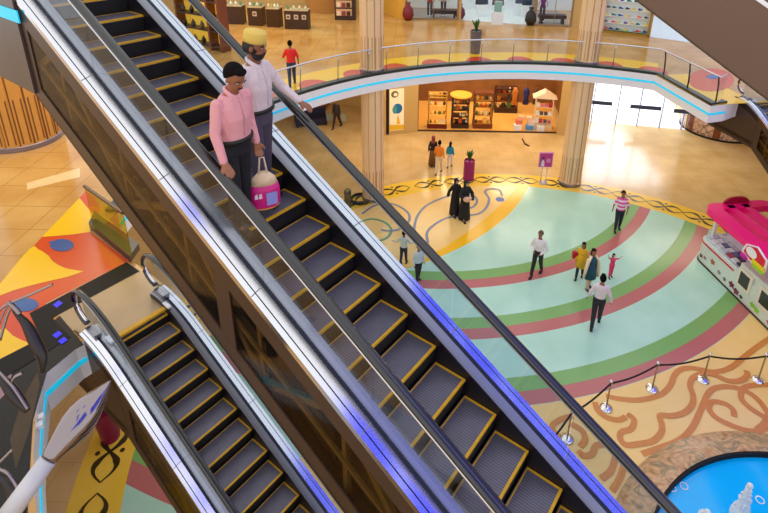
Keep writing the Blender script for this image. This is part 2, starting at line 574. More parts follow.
# yellow border round the opening with red half domes
ye = ringpoly(AR + 0.03, AR + 1.72, d2(150), aR, 50)
sm1.flat(ye, Z1 + 0.003, 2)
kpts = [Vector(cornerA), Vector(kink1)]
dk = (kpts[1] - kpts[0]).normalized(); nk = Vector((-dk.y, dk.x))
sm1.flat([tuple(kpts[0]), tuple(kpts[1]), tuple(kpts[1] + nk * 1.8), tuple(kpts[0] + nk * 1.9)], Z1 + 0.003, 2)
for a in (145, 136, 126.4, 117.8, 109.4, 99.8, 91.1, 82.1, 73.1, 64.9):
    pts = []
    for i in range(13):
        u = -1 + i / 6.0
        aa = d2(a) + u * 0.62 / AR; pts.append((AC[0] + (AR + 0.05 + 1.02 * math.sqrt(max(0, 1 - u * u))) * math.cos(aa), AC[1] + (AR + 0.05 + 1.02 * math.sqrt(max(0, 1 - u * u))) * math.sin(aa)))
    sm1.flat(pts, Z1 + 0.006, 3)
for cc, rx, ry, m_, z_ in (((711, 80), 23, 11.5, 3, 0.006), ((712, 77), 6, 2.2, 4, 0.009)):
    sm1.flat(P2([(cc[0] + rx * math.cos(2 * PI * i / 24), cc[1] + ry * math.sin(2 * PI * i / 24)) for i in range(24)], Z1), Z1 + z_, m_)
# bold swirl pattern at the escalator head
sm1.flat(P2([(79.6, 198), (86, 206), (91, 212), (98, 217), (90, 229), (90, 232), (73, 234.5), (55, 236), (42, 237)], Z1), Z1 + 0.003, 2)
sm1.flat(P2([(79.6, 198), (86, 191), (95, 198), (99.5, 207), (99, 216), (91, 212), (86, 206)], Z1), Z1 + 0.006, 3)
sm1.flat(P2([(98, 217), (99, 214), (112, 222), (116, 228), (108, 228), (94, 222)], Z1), Z1 + 0.006, 2)
sm1.flat(P2([(42, 237), (55, 236), (73, 234.5), (90, 232), (110, 247), (131, 263), (37, 312), (54, 333), (28, 346), (0, 357), (-40, 372), (-60, 330), (0, 283)], Z1), Z1 + 0.0035, 3)
sw = [tuple(v) for v in smooth_line([(-12, 299), (0, 284), (30, 249), (39, 250), (48, 255.5), (53.5, 262), (66, 268.5), (83.5, 271.5)], 4)]
sw += [tuple(v) for v in smooth_line([(83.5, 271.5), (68, 277), (42, 283), (16, 290), (0, 296), (-11, 300)], 4)]
sm1.flat([tuple(at(x, y, Z1)[:2]) for x, y in sw], Z1 + 0.007, 2)
sm1.flat(P2([(-40, 345), (0, 330), (5, 328), (13, 336), (23, 341), (31.5, 344), (14, 354), (0, 362), (-40, 378)], Z1), Z1 + 0.007, 2)
sm1.flat(P2([(62 + 12 * math.cos(2 * PI * i / 24), 245.5 + 6.2 * math.sin(2 * PI * i / 24)) for i in range(24)], Z1), Z1 + 0.01, 4)
sm1.flat(P2([(48.5, 242), (58, 241), (56, 249)], Z1), Z1 + 0.011, 4)
sm1.flat(P2([(25 + 13.5 * math.cos(2 * PI * i / 24), 305 + 6.8 * math.sin(2 * PI * i / 24)) for i in range(24)], Z1), Z1 + 0.01, 4)
# dark joint strips and the dark stone beside the landing
for L, w in (([(133, 267), (41, 316), (56, 338), (0, 370), (-30, 388)], 0.46),):
    sm1.ribbon([at(x, y, Z1) for x, y in L], w, Z1 + 0.012, 5)
sm1.flat(P2([(-60, 400), (0, 366), (56, 336), (66, 348), (47, 373), (33, 420), (28, 500), (26, 560), (-60, 620)], Z1), Z1 + 0.005, 6)
sm1.flat(P2([(52, 322), (60, 316), (84, 345), (75, 350), (47, 373), (56, 336)], Z1), Z1 + 0.006, 6)
sm1.flat(P2([(22, 400), (38, 372), (40, 385), (30, 430), (16, 470), (10, 440)], Z1), Z1 + 0.008, 7)
sm1.flat(P2([(0, 368), (9, 366), (12, 374), (8, 392), (0, 400)], Z1), Z1 + 0.009, 8)
for q in ((58, 304.5), (57.5, 335), (63, 341)):
    sm1.flat(P2([(q[0] - 5, q[1] + 1), (q[0] + 1, q[1] - 3.5), (q[0] + 5, q[1] - .5), (q[0] - 1, q[1] + 4)], Z1), Z1 + 0.016, 9)
# shelf of paler stone near the left column
sm1.flat(P2([(27, 183), (80, 168), (80, 177), (27, 190)], Z1), Z1 + 0.003, 10)
struct('floor', sm1, [M_floor1, M_fascia, mat('border_yellow', (240, 188, 16), 0.22, var=0.05), mat('border_red', (206, 66, 20), 0.22, var=0.06), mat('oval_blue', (8, 84, 150), 0.2),
                      mat('joint_black', (20, 18, 16), 0.5, spec=0.2), mat('dark_stone', (24, 20, 16), 0.4, var=0.5, scale=2, spec=.3), mat('brown_stone', (70, 52, 30), 0.4, var=0.3, spec=.3),
                      mat('mauve_stone', (150, 110, 120), 0.3), mat('inset_blue_light', (30, 30, 190), 0.3, emit=(20, 20, 230), es=0.6), mat('pale_stone', (232, 196, 140), 0.2)])

# cyan line light let into the fascia
cy = MB()
fz0, fz1 = 5.50, 5.585


def strip(mb, pts, z0, z1, off, m=0):
    q = []
    for i, p in enumerate(pts):
        a = Vector(pts[max(0, i - 1)]); b = Vector(pts[min(len(pts) - 1, i + 1)]); d = (b - a).normalized(); nn = Vector((d.y, -d.x))
        q.append((p[0] + nn.x * off, p[1] + nn.y * off))
    k = len(q)
    mb.add([(x, y, z0) for x, y in q] + [(x, y, z1) for x, y in q] + [(x, y, z0) for x, y in pts] + [(x, y, z1) for x, y in pts],
           [(i, i + 1, k + i + 1, k + i) for i in range(k - 1)] + [(i, i + 1, 2 * k + i + 1, 2 * k + i) for i in range(k - 1)] + [(k + i, k + i + 1, 3 * k + i + 1, 3 * k + i) for i in range(k - 1)], m)


strip(cy, circ(AC, AR, aT, aR, 48) + [kink1, kink2], fz0, fz1, 0.015)
strip(cy, circ(AC, AR, aL - 2 * PI - 0.0, aL - 2 * PI - 0.0 + 0.35, 10)[::-1] + [(-5.31, 6.75), el(SMALL, -1.22, 7.44)], fz0, fz1, 0.015)
struct('trim_1', cy, M_cyan)
# dark nosing along the edge of the opening
ns = MB()
edge_pts = circ(AC, AR - 0.005, aT, aR, 60) + [kink1, kink2]


def band_along(mb, pts, w_in, w_out, z0, z1, m=0):
    k = len(pts); I = []; O = []
    for i, p in enumerate(pts):
        a = Vector(pts[max(0, i - 1)]); b = Vector(pts[min(k - 1, i + 1)]); d = (b - a).normalized(); nn = Vector((d.y, -d.x))
        I.append((p[0] + nn.x * w_in, p[1] + nn.y * w_in)); O.append((p[0] - nn.x * w_out, p[1] - nn.y * w_out))
    vs = [(x, y, z0) for x, y in I] + [(x, y, z1) for x, y in I] + [(x, y, z1) for x, y in O] + [(x, y, z0) for x, y in O]
    fs = []
    for i in range(k - 1):
        for r in range(4):
            r2 = (r + 1) % 4
            fs.append((r * k + i, r * k + i + 1, r2 * k + i + 1, r2 * k + i))
    fs += [(0, k, 2 * k, 3 * k), (k - 1, 2 * k - 1, 3 * k - 1, 4 * k - 1)]
    mb.add(vs, fs, m)


band_along(ns, edge_pts, 0.0, 0.26, Z1 - 0.04, Z1 + 0.07)
struct('trim_2', ns, mat('nosing_dark', (52, 56, 52), 0.3, 0.3))

# ------------------------------------------------------------------ escalators
W_ = 0.93


def prof_fn(yu, yl, w):
    zu, zl = T * yu, T * yl

    def f(y):
        x = y - yu
        if x > w: return zu
        if x > -w: return T * y - T * (x + w) ** 2 / (4 * w)
        x = yl - y
        if x > w: return zl
        if x > -w: return T * y + T * (x + w) ** 2 / (4 * w)
        return T * y
    return f


def build_escalator(spec, label, yl, full=True, glass_sides=True, panel_open=True, clad=None, y_hi=8.85, stepmin=-99, steps=True, yend_lo=None):
    clad = clad or M_clad
    root = thing('escalator', label, 'escalator', (spec[0], spec[1], spec[2]), spec[3])
    yu = 7.1; zu = T * yu
    ps = prof_fn(yu - 0.05, yl, 0.3); pd = prof_fn(yu - 0.05, yl, 0.55)
    ylo = yl - 1.7
    if yend_lo is not None: ylo = yend_lo
    ys = [ylo, yl - 0.6]
    y = yl - 0.5
    while y < yl + 0.6: ys.append(y); y += 0.12
    ys += [yl + 0.7 + i * 0.7 for i in range(int((yu - 0.7 - yl - 0.7) / 0.7) + 1)]
    y = yu - 0.75
    while y < yu + 0.62: ys.append(y); y += 0.12
    ys += [yu + 0.75, y_hi]
    if yend_lo is not None: ys = [v for v in ys if v >= yend_lo]
    ys = sorted(set(round(v, 4) for v in ys))

    def sweep(xz, prof, m_, name, par=root, closed=True, mats=None, yy=None, smooth=False, midx=None):
        yy = yy or ys; k = len(xz); vs = []
        for v in yy:
            for x, z in xz: vs.append((x, v, prof(v) + z))
        fs = []; mi = []
        for i in range(len(yy) - 1):
            for r in range(k if closed else k - 1):
                r2 = (r + 1) % k
                fs.append((i * k + r, i * k + r2, (i + 1) * k + r2, (i + 1) * k + r))
        if closed: fs += [tuple(range(k)), tuple(range((len(yy) - 1) * k, len(yy) * k))]
        b = MB(); b.add(vs, fs)
        if midx:
            for i in range(len(yy) - 1):
                for r in range(k if closed else k - 1): b.mi[i * (k if closed else k - 1) + r] = midx[r]
        return b.build(name, mats or m_, par, smooth)
    yc = [v for v in ys if v <= yu + 0.5 and v >= yl - 0.7]
    for side in (1, -1):
        X = (lambda d: d) if side == 1 else (lambda d: -W_ - d)
        sweep([(X(0.012), -0.45), (X(0.012), 0.11), (X(0.0), 0.11), (X(0.0), -0.45)], ps, M_skirt, 'skirt', yy=yc)
        sweep([(X(0.0), 0.112), (X(0.035), 0.120), (X(0.10), 0.128), (X(0.10), 0.09), (X(0.0), 0.09)], pd, M_inner, 'inner_deck', yy=yc)
        sl_ = 0.04 if side == 1 else 0.28; dz_ = lambda a: 0.136 - (a - 0.148) * sl_ - (0.012 if side == 1 else 0)
        o = sweep([(X(0.148), 0.06), (X(0.148), dz_(.148)), (X(0.222), dz_(.222)), (X(0.225), dz_(.222) - .008), (X(0.229), dz_(.222) - .008), (X(0.232), dz_(.232)), (X(0.277), dz_(.277)), (X(0.277), 0.03)], pd, None, 'outer_deck', mats=[M_deck, M_groove], yy=yc, midx=[0, 0, 1, 1, 1, 0, 0, 0])
        sweep([(X(0.102), 0.08), (X(0.102), 0.128), (X(0.147), 0.128), (X(0.147), 0.08)], pd, M_groove, 'glass_channel', yy=yc)
        # glass panels between the joints
        y0 = yl - 0.35 if yend_lo is None else max(yl - .35, yend_lo)
        edges = [y0]
        yj = yu - 0.7
        js = []
        while yj > y0 + 0.5: js.append(yj); yj -= 1.27
        edges += js[::-1] + [yu + 0.45]
        for e0, e1 in zip(edges[:-1], edges[1:]):
            vs = []; nn_ = 6
            for i in range(nn_ + 1):
                v = e0 + 0.006 + (e1 - e0 - 0.012) * i / nn_
                for dx, z in ((0.119, 0.12), (0.119, 0.80), (0.131, 0.80), (0.131, 0.12)): vs.append((X(dx), v, pd(v) + z))
            fs = [(i * 4 + r, i * 4 + (r + 1) % 4, (i + 1) * 4 + (r + 1) % 4, (i + 1) * 4 + r) for i in range(nn_) for r in range(4)] + [(0, 1, 2, 3), (nn_ * 4, nn_ * 4 + 1, nn_ * 4 + 2, nn_ * 4 + 3)]
            MB().add(vs, fs).build('glass_panel', M_glassb, root)
        # deck seams
        sj = MB()
        for e in edges[1:-1]:
            for a, b in ((0.15, 0.222), (0.233, 0.274)):
                za = dz_(a); zb_ = dz_(b)
                sj.add([(X(a), e, pd(e) + za + .002), (X(b), e, pd(e) + zb_ + .002), (X(b), e + 0.008, pd(e + 0.008) + zb_ + .002), (X(a), e + 0.008, pd(e + 0.008) + za + .002)], [(0, 1, 2, 3)])
        sj.build('deck_seam', M_grey, root)
        # handrail with rounded newels
        path = []
        hz = 0.835; rr = 0.31
        yyh = [v for v in ys if yl - 0.35 < v < yu + 0.42]
        lo = [] if yend_lo is not None else [(X(0.125), yl - 0.35 - rr * math.sin(t), pd(yl - 0.35) + hz - rr + rr * math.cos(t)) for t in [PI * i / 8 for i in range(8, -1, -1)]]
        hi = [(X(0.125), yu + 0.45 + rr * math.sin(t), pd(yu + 0.5) + hz - rr + rr * math.cos(t)) for t in [PI * i / 8 for i in range(9)]]
        path = lo + [(X(0.125), v, pd(v) + hz) for v in yyh] + hi
        MB().tube(path, 0.049, 12, flat=0.62, up=Vector((0.0, 0.3, 1))).build('handrail', M_rubber, root, True)
        g1 = [(p[0], p[1], p[2] - 0.035) for p in path[len(lo):len(path) - len(hi)]]
        MB().tube([(p[0] - 0.036, p[1], p[2]) for p in g1], 0.012 if side == -1 else 0.007, 6).build('handrail_guide', M_steel if side == -1 else M_inner, root, True)
        MB().tube(g1, 0.024, 6).build('handrail_track', M_black, root, True)
        ctr = (yu + 0.45, pd(yu + 0.5) + hz - rr)
        arc = [(X(0.125), ctr[0] + (rr - 0.05) * math.sin(t), ctr[1] + (rr - 0.05) * math.cos(t)) for t in [PI * i / 10 for i in range(11)]]
        MB().tube(arc, 0.024, 8).build('newel_guide', M_chrome, root, True)
        MB().box(X(0.125) - 0.06, X(0.125) + 0.06, yu + 0.12, yu + 0.42, pd(yu + 0.5) + 0.10, pd(yu + 0.5) + 0.17).build('handrail_inlet', M_inner, root)
        MB().box(X(0.03) - 0.03, X(0.03) + 0.03, yu - 0.12, yu + 0.06, pd(yu) + 0.13, pd(yu) + 0.165).build('indicator_box', M_white, root)
        # outer cladding
        def bot(y):
            v = T * y - 1.17
            vu = T * 6.52 - 1.17; vl = T * yl - 1.0
            return max(min(v, vu), vl)
        xo = X(0.27); th = 0.02 * side
        ycl = sorted(set([v for v in ys] + [6.3, 6.4, 6.45, 6.52, 6.6, yl + 0.29]))
        if yend_lo is not None: ycl = [v for v in ycl if v >= yend_lo]
        top = lambda v: min(pd(v) + 0.06, 1e9) if v < yu + 0.75 else zu - 0.02

        def face(fa, fb, m_, name, yy, x=xo, t=th, par=root):
            b = MB(); vs = []; k = len(yy)
            for v in yy: vs += [(x, v, fa(v)), (x, v, fb(v)), (x - t, v, fb(v)), (x - t, v, fa(v))]
            fs = [(i * 4 + r, i * 4 + (r + 1) % 4, i * 4 + 4 + (r + 1) % 4, i * 4 + 4 + r) for i in range(k - 1) for r in range(4)] + [(0, 1, 2, 3), (k * 4 - 4, k * 4 - 3, k * 4 - 2, k * 4 - 1)]
            b.add(vs, fs); return b.build(name, m_, par)
        if not panel_open or side == 1:
            face(bot, top if side == 1 or steps else (lambda v: top(v) + 1.1), clad, 'side_panel', ycl)
        else:
            face(lambda v: top(v) - 0.26, top, clad, 'top_rail', ycl)
            face(bot, lambda v: bot(v) + 0.24, clad, 'bottom_rail', ycl)
            posts = [6.4, 3.05, -0.35, -3.6]
            for a in posts:
                face(lambda v: bot(v) + 0.22, lambda v: top(v) - 0.24, clad, 'panel_post', [a - 0.11, a + 0.11], x=xo - 0.001 * side)
            face(lambda v: bot(v) + .1, lambda v: top(v) - .1, clad, 'end_panel', [v for v in ycl if v >= 6.5])
            for a, b_ in zip(posts[1:], posts[:-1]):
                yy = [a + 0.1 + (b_ - a - 0.2) * i / 6 for i in range(7)]
                face(lambda v: bot(v) + 0.2, lambda v: top(v) - 0.2, M_tglass, 'side_glass', yy, x=xo - 0.012 * side, t=0.006 * side)
            tb = MB(); xi = xo - 0.09 * side
            yy = ylo + 0.3; flip = 0
            while yy < 6.2:
                y2 = yy + 1.05
                a = (xi, yy, bot(yy) + 0.12) if flip else (xi, yy, top(yy) - 0.15)
                b_ = (xi, y2, top(y2) - 0.15) if flip else (xi, y2, bot(y2) + 0.12)
                tb.bar(a, b_, 0.05, 0.075); tb.bar((xi, yy, bot(yy) + .1), (xi, yy, top(yy) - .1), 0.05, 0.05)
                yy = y2; flip = 1 - flip
            tb.bar((xi + .03 * side, ylo, T * ylo - 0.62), (xi + .03 * side, 6.3, T * 6.3 - 0.62), 0.03, 0.05)
            tb.build('truss', M_beam, root)
            mc = MB()
            for yq in (4.62, 4.45, 4.28, 4.11):
                for t in range(1):
                    pts = [(xi + 0.03, yq + 0.055 * math.cos(u), T * yq - 0.72 + 0.12 * math.sin(u) + 0.0) for u in [2 * PI * i / 14 for i in range(15)]]
                    mc.tube(pts, 0.014, 5)
            mc.build('chain_guard', M_beam, root, True)
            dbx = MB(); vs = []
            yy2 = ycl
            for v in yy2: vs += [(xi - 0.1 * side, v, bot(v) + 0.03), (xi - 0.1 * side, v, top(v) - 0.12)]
            dbx.add(vs, [(i * 2, i * 2 + 1, i * 2 + 3, i * 2 + 2) for i in range(len(yy2) - 1)]).build('dark_backing', M_darkbox, root)  # dark sheet added behind the side glass to block light in the truss
            mb_ = MB()
            for yq, L in ((2.55, .5), (1.7, .35), (-.6, .6), (5.6, .45)):
                mb_.add([(xi - .02, yq, T * yq - .8), (xi - .02, yq + L, T * (yq + L) - .8), (xi - .02, yq + L, T * (yq + L) - .45), (xi - .02, yq, T * yq - .45),
                         (xi + .08, yq, T * yq - .8), (xi + .08, yq + L, T * (yq + L) - .8), (xi + .08, yq + L, T * (yq + L) - .45), (xi + .08, yq, T * yq - .45)],
                        [(0, 1, 2, 3), (4, 5, 6, 7), (0, 1, 5, 4), (1, 2, 6, 5), (2, 3, 7, 6), (3, 0, 4, 7)])
            mb_.build('drive_unit', mat('machine_black', (26, 22, 20), 0.4), root)
    # soffit, and a black sheet added under the steps to block light

    def bot(y):
        return max(min(T * y - 1.17, T * 6.52 - 1.17), T * yl - 1.0)
    yy = sorted(set(ys + [6.4, 6.52, 6.6])); vs = []
    for v in yy: vs += [(-W_ - 0.27, v, bot(v)), (0.27, v, bot(v)), (0.27, v, bot(v) + 0.03), (-W_ - 0.27, v, bot(v) + 0.03)]
    k = len(yy)
    fs = [(i * 4 + r, i * 4 + (r + 1) % 4, i * 4 + 4 + (r + 1) % 4, i * 4 + 4 + r) for i in range(k - 1) for r in range(4)] + [(0, 1, 2, 3), (k * 4 - 4, k * 4 - 3, k * 4 - 2, k * 4 - 1)]
    MB().add(vs, fs).build('soffit', clad, root)
    vs = []
    for v in yy: vs += [(-W_ - 0.1, v, ps(v) - 0.42), (0.1, v, ps(v) - 0.42)]
    MB().add(vs, [(i * 2, i * 2 + 1, i * 2 + 3, i * 2 + 2) for i in range(k - 1)]).build('step_light_block', M_black, root)
    # landing plates
    lp = MB(); lp.box(-W_ - 0.02, 0.02, yu + 0.02, y_hi, zu - 0.05, zu - 0.005)
    lp.build('landing_plate', M_plate, root)
    lp = MB(); lp.box(-W_ - 0.27, -W_ - 0.02, yu + 0.46, y_hi, zu - 0.05, zu - 0.006).box(0.02, 0.27, yu + 0.46, y_hi, zu - 0.05, zu - 0.006)
    lp.build('landing_border', M_plate, root)
    cb = MB(); cb.box(-W_, 0, yu - 0.04, yu + 0.05, zu - 0.04, zu + 0.004); cb.build('comb', M_yellow, root)
    if yend_lo is None:
        MB().box(-W_ - .27, .27, ylo, yl - 0.2, T * yl - 0.05, T * yl).build('landing_plate', M_plate, root)
        MB().box(-W_, 0, yl - .2, yl - .12, T * yl - .03, T * yl + .006).build('comb', M_yellow, root)
    if steps:
        st = MB(); st.box(-W_ + 0.004, -0.004, 0, 0.3507, -0.025, 0)
        st.add([(-W_ + 0.004, 0.004, -0.025), (-0.004, 0.004, -0.025), (-0.004, 0.03, -0.235), (-W_ + 0.004, 0.03, -0.235)], [(0, 1, 2, 3)], 1)
        sob = None
        e = MB()
        e.box(-W_ + 0.006, -0.006, -0.002, 0.022, -0.02, 0.004)
        e.box(-0.028, -0.006, 0.026, 0.34, -0.02, 0.004); e.box(-W_ + 0.006, -W_ + 0.028, 0.026, 0.34, -0.02, 0.004)
        e.box(-W_ + 0.028, -0.028, 0.33, 0.341, -0.02, 0.0035)
        i = int(math.ceil((yl) / 0.3507)); first = True
        while i * 0.3507 < yu - 0.06:
            y = i * 0.3507
            if i >= stepmin:
                if first:
                    so = st.build('step', [M_step, M_riser], root); eo = e.build('step_edge', M_yellow, so)
                    so.location = (0, y, ps(y)); first = False; sob = (so, eo)
                else:
                    c = sob[0].copy(); COL.objects.link(c); c.parent = root; c.location = (0, y, ps(y))
                    c2 = sob[1].copy(); COL.objects.link(c2); c2.parent = c
            i += 1
    return root


big = build_escalator(BIG, 'large escalator carrying the two standing men down across the atrium', -3.31)
small = build_escalator(SMALL, 'lower empty escalator starting at the red and yellow floor', -3.13)
right = build_escalator(RIGHT, 'escalator at the right edge, head beside the round balcony', -3.1)
upper_spec = (P0.x + EF.x * 7.2, P0.y + EF.y * 7.2, P0.z + 3.58, AZ)
upper = build_escalator(upper_spec, 'plain taupe side of an upper escalator in the top right corner', -3.4, panel_open=False, clad=M_clad2, steps=False)
# edge of the level two landing, side of the upper left corner
fp = MB(); fp.box(-W_ - 0.30, -W_ - 0.272, 6.9, 10.0, 2.63, 4.02)
o = fp.build('landing_fascia', mat('landing_side_brown', (84, 70, 68), 0.3, 0.2, 0.1), big)
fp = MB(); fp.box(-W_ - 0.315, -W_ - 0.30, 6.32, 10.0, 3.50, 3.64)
o = fp.build('fascia_reflection', M_cyan, big)  # glowing strip standing in for the cyan light mirrored in this side
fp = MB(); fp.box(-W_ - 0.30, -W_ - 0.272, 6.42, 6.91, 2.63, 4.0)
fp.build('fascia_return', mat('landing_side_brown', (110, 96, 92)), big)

# ------------------------------------------------------------------ columns


def column(xy, r, z0, z1, label, flutes=10, breaks=(), M_col=M_col, M_colr=M_colr):
    root = thing('column', label, 'column', (xy[0], xy[1], z0))
    b = MB(); n = flutes * 10; vs = []; hh = z1 - z0
    rad = []
    for k in range(n):
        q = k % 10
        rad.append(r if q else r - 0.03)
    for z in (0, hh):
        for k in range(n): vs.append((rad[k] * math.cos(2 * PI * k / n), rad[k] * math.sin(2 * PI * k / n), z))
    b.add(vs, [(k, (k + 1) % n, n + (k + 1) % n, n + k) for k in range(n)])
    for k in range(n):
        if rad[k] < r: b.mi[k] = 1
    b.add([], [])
    b.build('shaft', [M_col, M_colr], root)
    for zz in breaks:
        MB().lathe([(r + 0.03, 0), (r + 0.03, 0.14), (r, 0.16), (r, 0)], (0, 0, zz - z0), 32, ring=True).build('base_collar', M_colb, root, 'auto')
        # narrow vertical slots above the foot
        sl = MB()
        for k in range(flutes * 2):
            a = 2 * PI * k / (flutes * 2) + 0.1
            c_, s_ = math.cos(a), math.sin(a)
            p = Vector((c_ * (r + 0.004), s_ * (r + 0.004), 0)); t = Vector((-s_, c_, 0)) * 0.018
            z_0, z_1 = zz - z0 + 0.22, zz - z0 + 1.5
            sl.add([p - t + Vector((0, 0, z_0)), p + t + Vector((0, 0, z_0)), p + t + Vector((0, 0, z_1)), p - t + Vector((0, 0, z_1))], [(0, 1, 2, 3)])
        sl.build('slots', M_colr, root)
    return root


cR = at(568.5, 189.5, 0)
dR = cR.xy.normalized()
colr = (cR.x + dR.x * 0.5, cR.y + dR.y * 0.5)


def behind_edge(c, r):
    a = math.atan2(c[1] - AC[1], c[0] - AC[0]); d = max(math.hypot(c[0] - AC[0], c[1] - AC[1]), AR + 0.04 + r)
    t = 1.0
    while math.hypot(c[0] * t - AC[0], c[1] * t - AC[1]) < AR + 0.04 + r: t += 0.002
    return (c[0] * t, c[1] * t)


colr = behind_edge(colr, 0.49)
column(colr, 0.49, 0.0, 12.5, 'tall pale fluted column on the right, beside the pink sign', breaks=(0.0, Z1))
pL = at(372.5, 75, Z1)
dL = pL.xy.normalized()
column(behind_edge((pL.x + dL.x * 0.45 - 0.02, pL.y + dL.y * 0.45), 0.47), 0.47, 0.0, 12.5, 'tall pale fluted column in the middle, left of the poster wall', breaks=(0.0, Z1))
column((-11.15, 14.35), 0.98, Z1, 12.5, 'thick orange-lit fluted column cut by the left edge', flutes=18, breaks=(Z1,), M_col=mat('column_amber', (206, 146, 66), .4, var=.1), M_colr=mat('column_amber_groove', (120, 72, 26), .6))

# ------------------------------------------------------------------ balcony balustrade (glass, posts, rail)
bal = thing('balustrade', 'curved glass balustrade with steel rail round the upper balcony', 'railing', (AC[0], AC[1] + AR, Z1))


def rel(o, root):
    o.location = -Vector(root.location); return o


BR = AR + 0.14
knk = Vector(kink1) + nk * 0.14; knA = Vector(cornerA) + nk * 0.14
rail_pts = [(x, y) for x, y in circ(AC, BR, aT, aR - 0.005, 60)] + [(x, y) for x, y in [tuple(knA.lerp(knk, i / 4)) for i in range(1, 4)]] + [tuple(knk)]
end2 = (11.1, 18.5)
rail_pts2 = rail_pts + [end2]
rel(MB().tube([(x, y, Z1 + 1.02) for x, y in rail_pts2], 0.032, 8).build('top_rail', M_steel, bal, True), bal)
import itertools
acc = 0; last = rail_pts2[0]; posts = []
seg_len = 0
post_ang = [139.6 + 8.3, 139.6, 131.3, 124.6, 120.6, 113.6, 106.7, 99.8, 93.0, 85.8, 79, 72.5]
for a in post_ang:
    posts.append((AC[0] + BR * math.cos(d2(a)), AC[1] + BR * math.sin(d2(a)), d2(a)))
aa = math.atan2(nk.y, nk.x)
for t in (0.04, 0.5, 0.97):
    q = knA.lerp(knk, t); posts.append((q.x, q.y, aa))
for i, (x, y, a) in enumerate(posts):
    ox, oy = math.cos(a), math.sin(a); b = MB()
    dark = i >= len(posts) - 3
    L = [(x + ox * 0.10, y + oy * 0.10, Z1), (x + ox * 0.09, y + oy * 0.09, Z1 + 0.35), (x + ox * 0.05, y + oy * 0.05, Z1 + 0.75), (x, y, Z1 + 1.0)]
    b.tube(L, 0.028 if dark else 0.02, 6)
    o = rel(b.build('post', mat('dark_post', (36, 30, 34), 0.3, 0.5) if dark else M_steel, bal, True), bal)
allp = [Vector(p) for p in rail_pts2]
for i in range(0, len(allp) - 1, 5):
    seg = allp[i:i + 6]
    if len(seg) < 2: continue
    b = MB(); vs = []
    for p in seg: vs += [(p.x, p.y, Z1 + 0.08), (p.x, p.y, Z1 + 0.96), (p.x + 0.01, p.y + 0.012, Z1 + 0.96), (p.x + 0.01, p.y + 0.012, Z1 + 0.08)]
    b.add(vs, [(k * 4 + r, k * 4 + (r + 1) % 4, k * 4 + 4 + (r + 1) % 4, k * 4 + 4 + r) for k in range(len(seg) - 1) for r in range(4)])
    rel(b.build('glass_panel', M_glass, bal), bal)

# dark planter-like kerb and patterned glass screen beside the small escalator
kb = MB(); ka = P2([(90, 229), (96, 217), (140, 250), (131, 263)], Z1)
kb.prism(ka, Z1 + 0.013, Z1 + 0.16)
tag(kb.build('kerb_box', mat('kerb_black', (26, 26, 24), 0.25, var=0.3)), 'low black kerb between the yellow floor and the big escalator', 'kerb')
scr = thing('glass_screen', 'green and yellow tinted glass screen with dark top rail', 'screen', tuple(at(100, 222, Z1)))
s0 = at(99, 228, Z1).xy; 
sA = at(84, 186, Z1 + 1.0); sB = at(123, 213, Z1 + 1.0)
b = MB(); 
for (p, q) in ((sA, sB),):
    b.bar(p, q, 0.05, 0.05)
rel(b.build('top_rail', mat('rail_brown', (70, 44, 30), 0.3, 0.4), scr), scr)
b = MB(); t_ = (sB - sA).normalized(); nn = Vector((-t_.y, t_.x, 0)) * 0.012
b.add([sA - Vector((0, 0, .97)), sB - Vector((0, 0, .97)), sB, sA, sA - Vector((0, 0, .97)) + nn, sB - Vector((0, 0, .97)) + nn, sB + nn, sA + nn], [(0, 1, 2, 3), (4, 5, 6, 7), (0, 1, 5, 4), (1, 2, 6, 5), (2, 3, 7, 6), (3, 0, 4, 7)])
rel(b.build('glass_panel', glass('tinted_screen', (236, 226, 130), 0.05), scr), scr)

# two white junction boxes on the fascia
for i, (x, y) in enumerate(((41.5, 418.5), (40.5, 426.5))):
    p = at(x, y, 5.75); b = MB(); b.box(-.045, .045, -.035, .035, 0, 0.06)
    o = b.build('junction_box', M_white, None, loc=(p.x, p.y, p.z), rz=d2(-55))
    tag(o, ('upper' if i == 0 else 'lower') + ' of two small white boxes fixed on the curved fascia', 'box')

# ------------------------------------------------------------------ ground level shop fronts
GC = (4.94, 11.14)


def wall_seg(mb, p, q, z0, z1, t=0.15, m=0):
    p = Vector(p[:2]); q = Vector(q[:2]); d = (q - p).normalized(); nn = Vector((-d.y, d.x)) * t
    mb.prism([tuple(p), tuple(q), tuple(q + nn), tuple(p + nn)], z0, z1, m)


wl = MB()
wall_seg(wl, (-30, 30), (-8, 33), 0, 5.2); wall_seg(wl, (-8, 33), (-1.55, 32), 0, 5.2)
wall_seg(wl, (-1.55, 32), (-1.55, 27.86), 0, 5.2)
struct('wall_left', wl, M_beigew)
wp = MB()
wall_seg(wp, at(384.6, 134, 0), at(389, 135, 0), 0, 5.2, 0.3, 1)
wall_seg(wp, at(389, 135, 0), at(404, 133.5, 0), 0, 5.2, 0.3, 0)
wall_seg(wp, at(404, 133.5, 0), at(417.5, 132, 0), 0, 5.2, 0.4, 0)
wall_seg(wp, at(556.5, 134, 0), at(567, 136.5, 0), 0, 5.2, 0.4, 0)
struct('wall_back', wp, [M_beigew, mat('wall_dark', (52, 36, 40), 0.5)])
pr, pq = at(389.5, 135, 0), at(403.5, 133.5, 0)
dp = (pq - pr).normalized(); npn = Vector((dp.y, -dp.x, 0)) * 0.02
ps_ = MB()
ps_.prism([tuple((pr + npn).xy), tuple((pq + npn).xy), tuple((pq + npn * 0.01).xy), tuple((pr + npn * 0.01).xy)], 0.25, 2.7, 0)


def on_poster(u, z, off=0.024):
    p = pr.lerp(pq, u); q = p + npn.normalized() * off; return (q.x, q.y, z)


